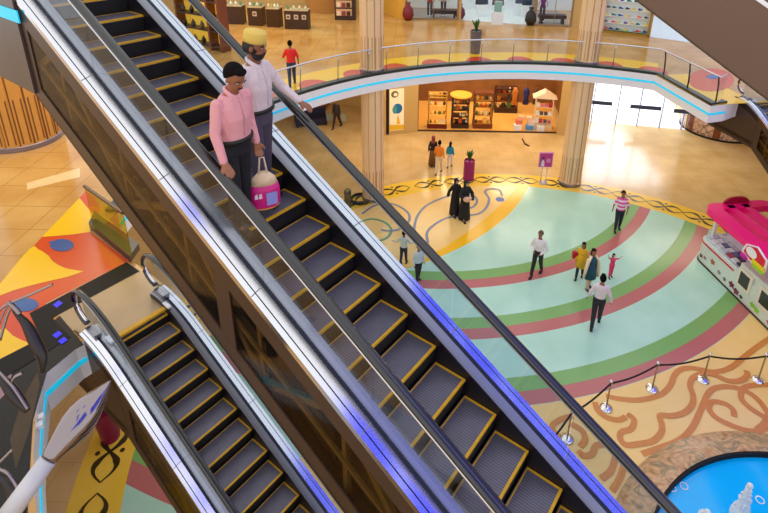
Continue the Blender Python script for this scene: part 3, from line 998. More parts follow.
def poster_blob(mb, u0, z0, ru, rz, m, off):
    mb.add([on_poster(u0 + ru * math.cos(2 * PI * i / 16), z0 + rz * math.sin(2 * PI * i / 16), off) for i in range(16)], [tuple(range(16))], m)


poster_blob(ps_, 0.55, 1.55, 0.34, 0.3, 1, 0.026)
poster_blob(ps_, 0.35, 1.5, 0.16, 0.24, 4, 0.028)
ps_.add([on_poster(0.0, 0.28), on_poster(1, 0.28), on_poster(1, 0.55), on_poster(0, 0.62)], [(0, 1, 2, 3)], 2)
ps_.add([on_poster(0.5, 0.62), on_poster(0.75, 0.62), on_poster(0.62, 1.1), on_poster(0.52, 1.1)], [(0, 1, 2, 3)], 2)
poster_blob(ps_, 0.35, 2.4, 0.26, 0.2, 3, 0.026)
poster_blob(ps_, 0.4, 2.38, 0.14, 0.1, 0, 0.028)
tag(ps_.build('poster', [mat('poster_paper', (244, 224, 190), 0.4, emit=(244, 220, 180), es=0.25), cmat((20, 120, 180)), cmat((246, 196, 40)), cmat((120, 110, 50)), cmat((70, 160, 160))]), 'tall backlit poster with a blue oval, right of the middle column', 'poster')

# shop interior
si = MB()
wall_seg(si, (-1.2, 33.4), (9.4, 33.4), 0, 5.2, 0.15, 0)
wall_seg(si, (0.4, 28.9), (0.35, 33.4), 0, 5.2, 0.1, 0)
wall_seg(si, (9.0, 28.6), (9.3, 33.4), 0, 5.2, 0.1, 0)
struct('wall_back', si, mat('warm_shop_wall', (140, 92, 48), 0.5, var=0.5, scale=1.4))
sf = MB(); sf.flat([(0.4, 28.75), (8.3, 28.75), (9.2, 33.4), (0.4, 33.4)], 0.004, 0)
struct('floor', sf, mat('shop_floor_warm', (238, 178, 92), 0.25))
th_ = MB(); wall_seg(th_, (0.35, 28.55), (8.25, 28.6), 0, 0.06, 0.12)
struct('trim_3', th_, M_dwood)

palette_w = [(232, 190, 90), (190, 120, 40), (120, 60, 30), (236, 214, 160), (80, 120, 60), (200, 80, 40), (250, 230, 190), (60, 50, 40)]


def small_item(p, s, c, label, group, name='souvenir', kind='box'):
    b = MB()
    if kind == 'box':
        b.box(-s / 2, s / 2, -s / 2.4, s / 2.4, 0, s * random.uniform(0.8, 1.5))
    elif kind == 'vase':
        b.lathe([(s * .22, 0), (s * .42, s * .35), (s * .34, s * .8), (s * .12, s * 1.05), (s * .18, s * 1.25)], seg=10)
    elif kind == 'bag':
        b.rings([(0, s * .5, s * .2, 0, 0), (s * .5, s * .46, s * .17, 0, 0), (s * .72, s * .36, s * .08, 0, 0)], 10)
        b.tube([(-s * .25, 0, s * .68), (-s * .2, 0, s * .98), (s * .2, 0, s * .98), (s * .25, 0, s * .68)], s * .04, 5)
    elif kind == 'shoe':
        b.rings([(0, s * .55, s * .2, 0, 0), (s * .16, s * .52, s * .18, 0, 0), (s * .3, s * .26, s * .14, -s * .2, 0), (s * .42, s * .17, s * .12, -s * .28, 0)], 10)
    o = b.build(name, cmat(c, 0.4), None, kind in ('vase', 'bag', 'shoe'), loc=tuple(p), rz=random.uniform(-.3, .3))
    return tag(o, label, name.replace('_', ' '), group)


def rack(c, w, d, h, label, shelves, frame, base_m, shelf_m, item_label, group, rz=0, gable=False, top=None, n=4, kinds=('box', 'vase'), pal=palette_w, isz=0.19, iname='souvenir'):
    r_ = thing('display_rack', label, 'display rack', (c[0], c[1], 0), rz)
    for sx in (-1, 1):
        for sy in (-1, 1):
            MB().box(sx * w / 2 - 0.03, sx * w / 2 + 0.03, sy * d / 2 - 0.03, sy * d / 2 + 0.03, 0.12, h).build('post', frame, r_)
    MB().box(-w / 2 - .05, w / 2 + .05, -d / 2 - .05, d / 2 + .05, 0, 0.28).build('base', base_m, r_)
    for z in shelves: MB().box(-w / 2, w / 2, -d / 2, d / 2, z - 0.03, z).build('shelf', shelf_m, r_)
    if gable:
        b = MB(); hw = w / 2 + 0.2; b.add([(-hw, -d / 2 - .15, h), (hw, -d / 2 - .15, h), (0, -d / 2 - .15, h + .4), (-hw, d / 2 + .15, h), (hw, d / 2 + .15, h), (0, d / 2 + .15, h + .4)], [(0, 1, 2), (3, 5, 4), (0, 3, 4, 1), (1, 4, 5, 2), (2, 5, 3, 0)])
        b.build('roof', mat('cream_roof', (248, 226, 196), 0.4), r_)
    elif top is not None:
        top.build('top', mat('orange_top', (246, 170, 50), 0.4, emit=(246, 160, 40), es=0.3), r_)
    else:
        MB().box(-w / 2 - .03, w / 2 + .03, -d / 2 - .03, d / 2 + .03, h, h + 0.07).build('top_board', frame, r_)
    cr, sr = math.cos(rz), math.sin(rz)
    for z in shelves:
        for k in range(n):
            x = -w / 2 + w * (k + 0.5) / n; y = -d / 4
            small_item((c[0] + x * cr - y * sr, c[1] + x * sr + y * cr, z), isz * random.uniform(.75, 1.1), random.choice(pal), item_label, group, iname, random.choice(kinds))
    return r_


gold = mat('gold_frame', (206, 150, 50), 0.35, 0.4)
p = at(437, 129, 0); rack((p.x, p.y + 0.35), 1.0, 0.55, 2.0, 'tall gold-framed rack with dark red base, left in the souvenir shop', (0.3, 0.85, 1.4, 1.9), gold, mat('dark_red_base', (110, 34, 20), 0.4), mat('amber_shelf', (240, 190, 80), 0.4, emit=(255, 190, 80), es=0.2), 'small souvenir on the left gold rack', 'souvenirs on the left gold rack')
p = at(460, 129, 0)
tp = MB().lathe([(0.0, 1.9), (0.62, 1.9), (0.62, 1.97), (0, 2.0)], (0, 0, 0), 20)
rack((p.x, p.y + 0.45), 0.9, 0.7, 1.85, 'crowded rack under a round orange top', (0.28, 0.7, 1.1, 1.5), M_dwood, M_dwood, M_dwood, 'small souvenir on the rack under the orange top', 'souvenirs under the orange top', top=tp, n=5, pal=palette_w + [(40, 60, 40), (70, 60, 50)])
p = at(482.5, 129, 0); rack((p.x, p.y + 0.35), 1.0, 0.55, 2.1, 'open rack with brown base, right of the orange top', (0.3, 0.8, 1.3, 1.75), M_rwood, M_rwood, gold, 'small souvenir on the brown rack', 'souvenirs on the brown rack')
p = at(543, 130, 0); rack((p.x, p.y + 0.35), 0.95, 0.45, 1.9, 'cream house-shaped rack with a peaked roof', (0.35, 0.85, 1.35), mat('cream_frame', (240, 214, 170), 0.4), mat('cream_frame', (240, 214, 170)), mat('cream_frame', (240, 214, 170)), 'pink or white pack on the house-shaped rack', 'packs on the house-shaped rack', rz=-.15, gable=True, n=4, kinds=('box',), pal=[(230, 120, 140), (240, 240, 240), (90, 90, 100), (200, 60, 80)])
# inner counter with toys
p = at(505, 111, 0); rack((p.x, p.y), 1.3, 0.6, 1.5, 'dark shelf deep inside the souvenir shop', (0.3, 0.8, 1.3), M_dwood, M_dwood, M_rwood, 'small souvenir on the deep shelf', 'souvenirs deep in the shop', n=4, isz=.24)
for i, (x, y) in enumerate(((470, 104), (452, 102), (497, 96), (425, 100))):
    pp = at(x, y + 8, 0)
# white boxes stacked at the shop mouth
k = 0
for x, y, z, w, h, c in ((518, 131, 0, .42, .3, (240, 240, 250)), (530, 131, 0, .42, .25, (80, 150, 220)), (541, 132, 0, .4, .28, (236, 238, 246)), (519, 130, .3, .36, .26, (230, 120, 90)), (531, 130, .25, .36, .25, (236, 210, 200)), (521, 130, .56, .3, .22, (240, 180, 140)), (529, 129.5, .5, .3, .2, (250, 200, 170))):
    pp = at(x, y, 0)
    names = ['white', 'blue', 'white', 'orange', 'pale pink', 'peach', 'cream']
    o = MB().box(-w / 2, w / 2, -.17, .17, 0, h).build('carton', cmat(c), None, loc=(pp.x, pp.y + 0.25, z))
    tag(o, ['white carton on the floor below the stack, leftmost', 'blue carton on the floor between two white ones', 'white carton on the floor by the house-shaped rack', 'orange carton on the left white carton', 'pale pink carton on the blue carton', 'peach carton topping the left stack', 'cream carton topping the middle stack'][k], 'carton'); k += 1
# hanging garments
for i, (x, c, l) in enumerate(((524, (30, 40, 110), 'dark blue dress hanging in the shop mouth'), (513, (200, 120, 40), 'orange garment hanging left of the blue dress'), (534, (90, 50, 30), 'brown garment hanging behind the house-shaped rack'))):
    pp = at(x, 118, 0); b = MB()
    b.rings([(0.9, .2, .1, 0, 0), (1.3, .14, .08, 0, 0), (1.7, .2, .09, 0, 0), (1.95, .06, .05, 0, 0)], 12)
    b.tube([(0, 0, 1.93), (0, 0, 5.2)], 0.008, 5)
    tag(b.build('hanging_dress', cmat(c), None, True, loc=(pp.x, pp.y, 0)), l, 'garment')

# entrance glazing on the right, daylight outside
wn = MB()
g0 = at(588, 121, 0); g1 = at(700, 125, 0)
g0 = Vector((10.6, 30.45, 0)); g1 = Vector((16.0, 29.4, 0))
gd = (g1 - g0).normalized()
win = thing('window_1', None, None, tuple(g0)); win['kind'] = 'structure'
b = MB(); L = (g1 - g0).length
b.add([(0, 0, 0), (L, 0, 0), (L, 0, 5.2), (0, 0, 5.2), (0, .012, 0), (L, .012, 0), (L, .012, 5.2), (0, .012, 5.2)], [(0, 1, 2, 3), (4, 5, 6, 7), (0, 1, 5, 4), (1, 2, 6, 5), (2, 3, 7, 6), (3, 0, 4, 7)])
rz_ = math.atan2(gd.y, gd.x)
o = b.build('pane', M_glass, win, rz=rz_)
for s in (0.15, 1.55, 2.75, 4.0, 5.2, 6.6, 7.6):
    o = MB().box(s - .03, s + .03, -.06, .06, 0, 5.2).build('mullion', mat('mullion_grey', (168, 170, 196), 0.4), win, rz=rz_)
for s0_, s1_, z_ in ((0.0, 1.2, 1.15), (2.2, 3.9, 1.1), (4.6, 6.3, 1.05)):
    o = MB().box(s0_, s1_, -.1, -.06, z_, z_ + .24).build('push_bar', mat('bar_blue_grey', (50, 64, 100), 0.4), win, rz=rz_)
ew = MB(); wall_seg(ew, (16.1, 29.5), (17.2, 33.2), 0, 5.2); wall_seg(ew, (17.2, 33.2), (34, 33), 0, 5.2); wall_seg(ew, (8.9, 28.4), (10.6, 30.45), 0, 5.2, .15)
struct('wall_right', ew, M_beigew)

# round mosaic-clad counter under the right balcony
M_mos = mosaic_material('counter_mosaic', [(90, 66, 60), (200, 160, 140), (232, 200, 180), (120, 90, 80), (214, 180, 160)], 2.0)
rc = thing('reception_counter', 'round mosaic-clad counter under the right balcony corner', 'counter', (18.1, 29.8, 0))
MB().lathe([(2.05, 0.0), (2.1, 0.1), (2.1, 1.3), (1.5, 1.3), (1.5, 0.0)], seg=48, ring=True).build('body', M_mos, rc, 'auto')
MB().lathe([(2.18, 1.3), (2.18, 1.38), (1.4, 1.38), (1.4, 1.3)], seg=48, ring=True).build('counter_top', M_dwood, rc, 'auto')
MB().lathe([(2.14, 0.0), (2.14, 0.1), (2.06, 0.1), (2.06, 0)], seg=48, ring=True).build('plinth', M_black, rc, 'auto')
for a in (238, 196, 285):
    MB().lathe([(2.13, 0.02), (2.13, 1.32), (2.08, 1.32), (2.08, 0.02)], seg=3, ring=True, a0=d2(a - 5), a1=d2(a + 5)).build('brown_pilaster', M_rwood, rc)

# ------------------------------------------------------------------ level one shop fronts
wu = MB()
Lw = [(-30, 31), (-10.5, 33.5), (-4.4, 34.2), (-1.9, 32.9), (-0.9, 31.0)]
for a, b_ in zip(Lw[:-1], Lw[1:]): wall_seg(wu, a, b_, Z1, Z1 + 4, 0.15, 0 if a[0] < -2 else 1)
wall_seg(wu, (-0.9, 31.0), (-0.42, 30.8), Z1, Z1 + 4, .2, 1)
wall_seg(wu, (2.5, 30.92), (2.7, 30.9), Z1, Z1 + 4, .3, 0)
wall_seg(wu, (6.45, 29.95), (6.7, 29.9), Z1, Z1 + 4, .4, 2)
wall_seg(wu, (8.6, 29.7), (9.95, 28.75), Z1, Z1 + 4, .4, 0)
wall_seg(wu, (12.06, 27.8), (12.2, 27.75), Z1, Z1 + 4, .3, 0)
struct('wall_back', wu, [M_beigew, M_ochre, mat('grey_pier', (150, 136, 116), 0.5)])
ww = MB()
wall_seg(ww, (-0.9, 34.2), (13, 34.2), Z1, Z1 + 4); wall_seg(ww, (13, 34.2), (26, 27), Z1, Z1 + 4)
struct('wall_back', ww, M_brightw)
sf = MB(); sf.flat([(2.7, 30.9), (6.5, 29.95), (6.6, 34.2), (2.7, 34.2)], Z1 + .004, 0); sf.flat([(12.2, 27.8), (22, 22), (26, 27), (13, 34.2)], Z1 + .004, 0)
sf.flat([(-0.4, 30.85), (2.5, 30.95), (2.6, 34), (-0.4, 34)], Z1 + .004, 1); sf.flat([(6.7, 29.95), (8.6, 29.75), (9, 34), (6.7, 34)], Z1 + .004, 1)
struct('floor', sf, [mat('bright_shop_floor', (226, 240, 236), 0.2), mat('window_floor', (150, 140, 130), 0.3)])


def shop_window(nm, a, b, label_m):
    a = Vector(a); b = Vector(b); d = b - a; w = thing(nm, None, None, (a.x, a.y, Z1)); w['kind'] = 'structure'
    rz = math.atan2(d.y, d.x); L = d.length
    MB().box(0, L, 0, 0.012, 0.08, 3.2).build('pane', M_glass, w, rz=rz)
    f = MB(); f.box(-.05, .04, -.05, .05, 0, 3.4); f.box(L - .04, L + .05, -.05, .05, 0, 3.4); f.box(0, L, -.06, .06, 0, .1); f.box(L * .52, L * .52 + .03, -.02, .03, .1, 3.2)
    f.build('frame', label_m, w, rz=rz)
    return w


shop_window('window_2', (-0.42, 30.8), (2.5, 30.92), mat('bronze_frame', (150, 124, 92), 0.4))
shop_window('window_3', (6.7, 29.9), (8.6, 29.7), mat('bronze_frame', (150, 124, 92)))
# shoe wall
sh = thing('shoe_display', 'white shelves of small coloured shoes right of the column upstairs', 'display', (9.98, 28.7, Z1), math.atan2(27.8 - 28.7, 12.06 - 9.98))
MB().box(0, 2.26, 0.3, 0.34, 0, 2.4).build('back_board', M_brightw, sh)
f = MB(); f.box(-.06, 0, -.05, .34, 0, 2.4); f.box(2.26, 2.36, -.05, .34, 0, 2.4); f.box(-.06, 2.36, -.05, .34, -0.0, .12)
f.build('frame', mat('gold_brown_frame', (160, 124, 44), 0.4), sh)
cs, sn = math.cos(sh.rotation_euler[2]), math.sin(sh.rotation_euler[2])
pal_s = [(20, 20, 26), (230, 40, 50), (40, 60, 130), (30, 110, 90), (240, 200, 60), (120, 60, 140), (60, 60, 60), (250, 120, 60), (200, 210, 220)]
for r_, z in enumerate((0.18, 0.55, 0.92, 1.3, 1.7)):
    MB().box(0, 2.26, 0, 0.3, z - 0.02, z).build('shelf', cmat((150, 190, 160)) if r_ == 0 else M_brightw, sh)
    for k_ in range(7):
        x = 0.18 + k_ * 0.32 + random.uniform(-.05, .05)
        small_item((9.98 + x * cs - .12 * sn, 28.7 + x * sn + .12 * cs, Z1 + z), 0.24, random.choice(pal_s), 'small coloured shoe on the white display shelves', 'shoes on the display shelves', 'shoe', 'shoe')
# handbags and goods in the bright shop and windows
for x, y, s, c, kd, lab, nm in ((481, 3, .8, (60, 70, 84), 'bag', 'dark grey handbag, leftmost in the bright shop', 'handbag'), (497, 4, .7, (130, 96, 100), 'bag', 'mauve handbag in the middle of the bright shop', 'handbag'), (497, 11, .4, (130, 180, 170), 'box', 'small green box below the mauve handbag', 'gift_box'),
                                (519, 2, .6, (90, 90, 120), 'bag', 'blue grey handbag near the right of the bright shop', 'handbag'), (526, 4, .6, (40, 60, 80), 'bag', 'dark blue handbag, rightmost in the bright shop', 'handbag'),
                                (460, 16, .7, (96, 20, 60), 'vase', 'tall maroon jar at the left of the bright shop', 'jar'), (530, 22, .8, (36, 34, 24), 'vase', 'dark jar with yellow marks by the grey pier', 'jar'),
                                (408, 17, .8, (130, 26, 36), 'vase', 'dark red jar in the left shop window', 'jar')):
    pp = at(x, y + 3, Z1) if y > 12 else at(x, y + 13, Z1)
    pp = Vector((pp.x, min(pp.y, 33.4), Z1))
    z = Z1 if y > 12 else Z1 + 0.7
    o = small_item((pp.x, pp.y, z), s, c, lab, None, nm, kd)
    if y <= 12:
        st = MB().box(-.3, .3, -.2, .2, 0, 0.7).build('plinth', M_brightw, None, loc=(pp.x, pp.y, Z1))
        tag(st, 'white plinth under the ' + lab.split(',')[0].replace(' in the middle of the bright shop', '').replace(' below the mauve handbag', '').replace(' near the right of the bright shop', ''), 'plinth')


def mannequin(p, c, label):
    r_ = thing('mannequin', label, 'mannequin', tuple(p))
    MB().rings([(0.8, .17, .1, 0, 0), (1.0, .12, .09, 0, 0), (1.3, .19, .11, 0, 0), (1.45, .08, .07, 0, 0)], 12).build('torso', cmat(c), r_, True)
    MB().ball((0, 0, 1.62), .09, .1, .12).tube([(0, 0, 1.42), (0, 0, 1.55)], .05, 8).build('head', cmat((236, 226, 216)), r_, True)
    for s in (-1, 1):
        MB().cone((s * .09, 0, .8), (s * .09, 0, .06), .08, .045).build('leg', cmat((60, 50, 56)), r_, True)
        MB().cone((s * .2, 0, 1.35), (s * .26, .05, .85), .05, .035).build('arm', cmat((236, 226, 216)), r_, True)
    MB().lathe([(0, 0), (.22, 0), (.22, .03), (0, .04)]).build('stand', M_steel, r_, True)


mannequin((0.95, 31.9, Z1), (190, 60, 50), 'mannequin in red top in the left shop window')
mannequin((1.75, 32.1, Z1), (230, 190, 180), 'mannequin in pale top in the left shop window')
mannequin((7.3, 31.0, Z1), (120, 40, 120), 'mannequin in purple top in the right shop window')
for (x, y, c, lab) in ((1.75, 31.3, (46, 28, 36), 'dark low bench in the left shop window'), (7.75, 30.5, (60, 40, 44), 'dark low bench in the right shop window')):
    r_ = thing('bench', lab, 'bench', (x, y, Z1))
    MB().box(-.75, .75, -.25, .25, .3, .5).build('seat', cmat(c), r_)
    for sx in (-.6, .6): MB().box(sx - .05, sx + .05, -.2, .2, 0, .3).build('leg', M_dwood, r_)
# jewellery kiosks
for i, (xa, xb, yb, lab) in enumerate(((224, 243, 24, 'dark counter farthest left behind the white shirted man'), (248.6, 262.6, 25.5, 'dark counter with one white square, second from the left'), (267, 279.5, 27, 'plain dark counter, third from the left'), (285, 308.5, 29, 'dark counter with three white squares, nearest the red shirted man'))):
    a = at(xa, yb, Z1); b_ = at(xb, yb + .6, Z1); d = (b_ - a); L = d.length
    r_ = thing('display_counter', lab, 'counter', tuple(a), math.atan2(d.y, d.x))
    MB().box(0, L, 0, .6, 0, .95).build('cabinet', M_dwood, r_)
    MB().box(0, L, 0, .6, .95, 1.0).build('worktop', mat('counter_top_light', (190, 170, 130), 0.3), r_)
    MB().box(.02, L - .02, .02, .58, 1.0, 1.28).build('glass_case', M_glass, r_)
    n_ = {0: 0, 1: 1, 2: 0, 3: 3}[i]
    for k_ in range(n_):
        x = L * (k_ + .5) / n_
        q = MB(); q.box(x - .11, x + .11, -.012, 0, .52, .76); q.build('square_sign', cmat((206, 190, 170)), r_)
        q = MB(); q.box(x - .06, x + .06, -.016, -.012, .58, .7); q.build('square_mark', cmat((110, 80, 60)), r_)
    for k_ in range(4):
        p = a + d * ((k_ + .5) / 4) + Vector((0, .3, 1.0))
        small_item(p, .16, random.choice([(230, 220, 190), (60, 140, 120), (210, 170, 60), (240, 240, 240)]), 'small jewellery piece in the glass-topped counters', 'jewellery on the counters', 'jewellery', 'vase')
# far curved counter and dark shelf unit with white boxes
r_ = thing('curved_counter', 'curved beige counter with green light at the top, behind the counters', 'counter', (-5.2, 33.2, Z1))
MB().lathe([(1.3, 0), (1.3, 1.0), (1.1, 1.0), (1.1, 0)], seg=20, ring=True, a0=d2(180), a1=d2(360)).build('front', mat('tan_panel', (184, 130, 66), 0.4), r_)
MB().lathe([(1.34, 1.0), (1.34, 1.12), (1.05, 1.12), (1.05, 1.0)], seg=20, ring=True, a0=d2(180), a1=d2(360)).build('light_rim', mat('green_rim', (80, 210, 170), 0.4, emit=(60, 210, 170), es=.5), r_)
a = at(335, 20, Z1); r_ = thing('shelf_cabinet', 'dark cabinet with two rows of white boxes left of the middle column', 'cabinet', (a.x, a.y, Z1))
MB().box(0, 1.15, 0, .5, 0, 2.3).build('carcass', M_dwood, r_)
for z in (.25, .72, 1.2):
    MB().box(.08, .95, -.02, 0.0, z, z + .38).build('niche', cmat((216, 170, 120)), r_)
    for k_ in range(3): MB().box(.13 + k_ * .27, .33 + k_ * .27, -.06, -.02, z + .02, z + .26).build('boxed_item', cmat(((240, 220, 190), (150, 60, 60), (60, 40, 36))[k_]), r_)
# warm-lit showcase behind the big escalator
a = at(183, 43, Z1); b_ = at(226, 52, Z1); d = b_ - a; L = d.length
r_ = thing('showcase', 'red-brown showcase with glowing yellow shelves behind the escalator', 'showcase', tuple(a), math.atan2(d.y, d.x))
for x in (0, L * .72, L - .1): MB().box(x, x + .12, -.2, .3, 0, 3).build('post', M_rwood, r_)
MB().box(0, L, .25, .3, 0, 3).build('back_panel', mat('glow_panel', (240, 190, 60), 0.4, emit=(250, 190, 60), es=.5), r_)
for z in (.15, .85, 1.5, 2.15):
    MB().box(0, L, -.18, .25, z, z + .07).build('shelf', M_dwood, r_)
    for k_ in range(4):
        MBp = (a + d * ((k_ + .6) / 5) + Vector((0, 0, z + .07)))
        small_item(MBp, .26, random.choice([(40, 30, 20), (120, 100, 60), (70, 50, 30)]), 'dark ornament on the glowing showcase shelves', 'ornaments in the showcase', 'ornament', 'vase')

# ------------------------------------------------------------------ planters, sign, bollard
def planter(p, c, hh, r, label, leafn=9, taper=0.85, lh=.45):
    r_ = thing('potted_plant', label, 'potted plant', tuple(p))
    MB().lathe([(r * taper, 0), (r, hh), (r - .03, hh), (r - .03, hh - .06), (0, hh - .06)], seg=20).build('planter', cmat(c, .3), r_, 'auto')
    b = MB()
    for i in range(leafn):
        a = 2 * PI * i / leafn + .3; l = lh * random.uniform(.8, 1.15); o_ = .55 * l * random.uniform(.5, 1.1)
        pts = [(0, 0, hh - .06), (math.cos(a) * o_ * .35, math.sin(a) * o_ * .35, hh + l * .5), (math.cos(a) * o_, math.sin(a) * o_, hh + l)]
        b.tube(smooth_line(pts, 4), [.03, .05, .06, .065, .065, .06, .045, .03, .004], 6, flat=.35)
    b.build('leaves', mat('leaf_green', (44, 100, 36), .45, var=.3), r_, True)


planter(at(468.5, 179, 0), (150, 10, 100), 1.0, .26, 'tall magenta planter with green leaves behind the women in black', taper=1.0)
planter(at(475, 53, Z1), (104, 96, 100), 1.05, .27, 'grey planter on the upper balcony behind the glass', taper=.8)
pp = at(111, 437, 0)
planter(pp, (130, 8, 60), 1.0, .30, 'dark magenta planter beside the lower escalator, behind the metal bud', taper=.7)
sp = at(543, 183, 0)
r_ = thing('sign_stand', 'pink framed sign on a silver stand by the right column', 'sign', tuple(sp), .05)
MB().lathe([(.0, 0), (.2, 0), (.2, .04), (0, .05)], seg=16).build('base', cmat((200, 190, 190)), r_, True)
for x in (-.12, .12): MB().tube([(x, 0, .04), (x, 0, .95)], .022, 8).build('pole', M_steel, r_, True)
MB().box(-.33, .33, -.03, .03, .85, 1.62).build('frame', cmat((226, 150, 190)), r_)
MB().box(-.29, .29, -.036, -.03, .88, 1.56).build('poster_face', cmat((190, 50, 130)), r_)
b = MB(); b.add([(-.22, -.04, .9), (-.05, -.04, .9), (-.07, -.04, 1.15), (-.13, -.04, 1.28), (-.2, -.04, 1.14)], [(0, 1, 2, 3, 4)]); b.build('printed_figure', cmat((210, 210, 220)), r_)
b = MB(); b.add([(-.13 + .06 * math.cos(t * .7), -.042, 1.32 + .07 * math.sin(t * .7)) for t in range(9)], [tuple(range(9))]); b.build('printed_head', cmat((60, 20, 50)), r_)
b = MB(); b.add([(.02, -.04, 1.1), (.22, -.04, 1.1), (.22, -.04, 1.3), (.02, -.04, 1.3)], [(0, 1, 2, 3)]); b.build('printed_panel', cmat((220, 130, 180)), r_)
# bollard with cylinder and low black ring
bp_ = at(348, 207, 0)
r_ = thing('litter_bin', 'slim steel bin between the escalator and the middle column', 'bin', tuple(bp_))
MB().lathe([(.15, 0), (.15, .82), (.13, .85), (0, .85)], seg=20).build('body', mat('bin_metal', (110, 104, 74), .25, .9), r_, 'auto')
MB().lathe([(.155, .74), (.155, .78), (.15, .78)], seg=20, ring=True).build('rim', M_black, r_, 'auto')
bp_ = at(361, 200, 0)
tag(MB().lathe([(.45, .0), (.47, .1), (.4, .12), (.4, 0)], seg=24, ring=True).build('floor_ring', M_black, None, 'auto', loc=(bp_.x, bp_.y, 0.006)), 'low black ring on the floor at the foot of the middle column', 'ring')

# ------------------------------------------------------------------ rope barrier
tops = []
post_names = ['leftmost rope post, seen under the big handrail', 'second rope post from the left, near the red ring', 'third rope post from the left', 'fourth rope post from the left, under the brown curl', 'rope post at the right edge of the picture']
for (x, y), nm in zip([(567, 439), (606, 408), (652, 389), (703, 380), (758, 380)], post_names):
    p = at(x, y, 0); r_ = thing('rope_post', nm, 'post', tuple(p))
    MB().lathe([(0, 0.005), (.17, .005), (.17, .02), (.06, .045), (0, .05)], seg=20).build('base', M_chrome, r_, True)
    MB().tube([(0, 0, .03), (0, 0, .93)], .022, 8).build('pole', mat('post_brass', (170, 150, 110), .25, .8), r_, True)
    MB().ball((0, 0, .95), .045).build('cap', M_chrome, r_, True)
    tops.append(p + Vector((0, 0, .88)))
tops = [Vector((3.15, 8.9, .88))] + tops + [Vector((11.6, 11.6, .88))]
rn = ['rope running left from the leftmost rope post', 'rope between the first and second rope posts', 'rope between the second and third rope posts', 'rope between the third and fourth rope posts', 'rope between the fourth post and the right edge post', 'rope running right from the right edge post']
for a, b_, l in zip(tops[:-1], tops[1:], rn):
    pts = [a.lerp(b_, t / 8) + Vector((0, 0, -.10 * math.sin(PI * t / 8))) for t in range(9)]
    o = MB().tube(pts, .025, 6).build('barrier_rope', M_black, None, True)
    tag(o, 'black ' + l, 'rope')

# ------------------------------------------------------------------ fountain
FC = (8.43, 5.5)
ft = thing('fountain', 'round blue fountain pool with mosaic rim and white jets', 'fountain', (FC[0], FC[1], 0))
M_rim = mosaic_material('rim_mosaic', [(120, 88, 50), (196, 146, 100), (220, 178, 130), (150, 130, 90), (226, 190, 150)], 1.6)
MB().lathe([(4.64, 0), (4.6, .06), (4.05, .32), (3.86, .34), (3.86, .05)], seg=96, ring=True).build('rim', M_rim, ft, 'auto')
MB().lathe([(3.86, .02), (3.86, .335), (3.80, .335), (3.80, .02)], seg=96, ring=True).build('inner_edge', M_black, ft, 'auto')
wm = mat('pool_water', (0, 176, 236), 0.08, var=.12, scale=1.2, emit=(0, 140, 225), es=.22)  # slight glow put into the water to brighten its blue
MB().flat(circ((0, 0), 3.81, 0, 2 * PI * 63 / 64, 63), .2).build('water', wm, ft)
fo = mat('foam_white', (240, 246, 250), .5, var=.05)


def jet(x, y, zt, r0, name):
    q = at(x, y, .2); q = q - Vector((FC[0], FC[1], 0)); b = MB(); random.seed(int(x))
    prof = []; k = 9
    for i in range(k + 1):
        t = i / k; prof.append((max(.02, r0 * (1 - t) ** 1.2 + .05) * random.uniform(.85, 1.15), .2 + zt * t))
    prof[-1] = (.0, .2 + zt); b.lathe(prof, (q.x, q.y, 0), 12)
    for i in range(60):
        a = random.uniform(0, 2 * PI); t = random.random(); rr = r0 * (1.15 - t * .8)
        b.ball((q.x + rr * math.cos(a), q.y + rr * math.sin(a), .2 + zt * t * .9), random.uniform(.012, .04), seg=6, rings=4)
    b.ball((q.x, q.y, .2 + zt), .065, seg=8, rings=6)
    b.build(name, fo, ft, True)


jet(739, 517, 1.0, .17, 'water_jet'); jet(706, 517, .16, .11, 'water_jet')
for (x, y) in ((672, 488), (684, 486), (760, 500)):
    q = at(x, y, .2) - Vector((FC[0], FC[1], 0))
    MB().lathe([(.07, .205), (.085, .212), (.1, .205)], (q.x, q.y, 0), 14, ring=True).build('water_ripple', fo, ft, True)

# ------------------------------------------------------------------ pink booth
BU = Vector((0.153, -0.988, 0)); BV = Vector((0.988, 0.153, 0))
bk = thing('ice_cream_booth', 'pink-roofed white kiosk at the right edge of the green floor', 'kiosk', (10.83, 17.45, 0), math.atan2(BU.y, BU.x))
# local x runs along the near side towards the camera, local y to the left of it (away from the kiosk)
def by(v): return v


M_pink = mat('hot_pink', (255, 18, 124), .3, var=.04)
M_bw = mat('booth_white', (214, 228, 216), .35, var=.04)
Lb, Wb = 5.2, 2.3


def rr_rect(x0, x1, y0, y1, r, n=6):
    pts = []
    for cx_, cy_, a in ((x1 - r, y1 - r, 0), (x0 + r, y1 - r, 90), (x0 + r, y0 + r, 180), (x1 - r, y0 + r, 270)):
        pts += [(cx_ + r * math.cos(d2(a + 90 * i / n)), cy_ + r * math.sin(d2(a + 90 * i / n))) for i in range(n + 1)]
    return pts


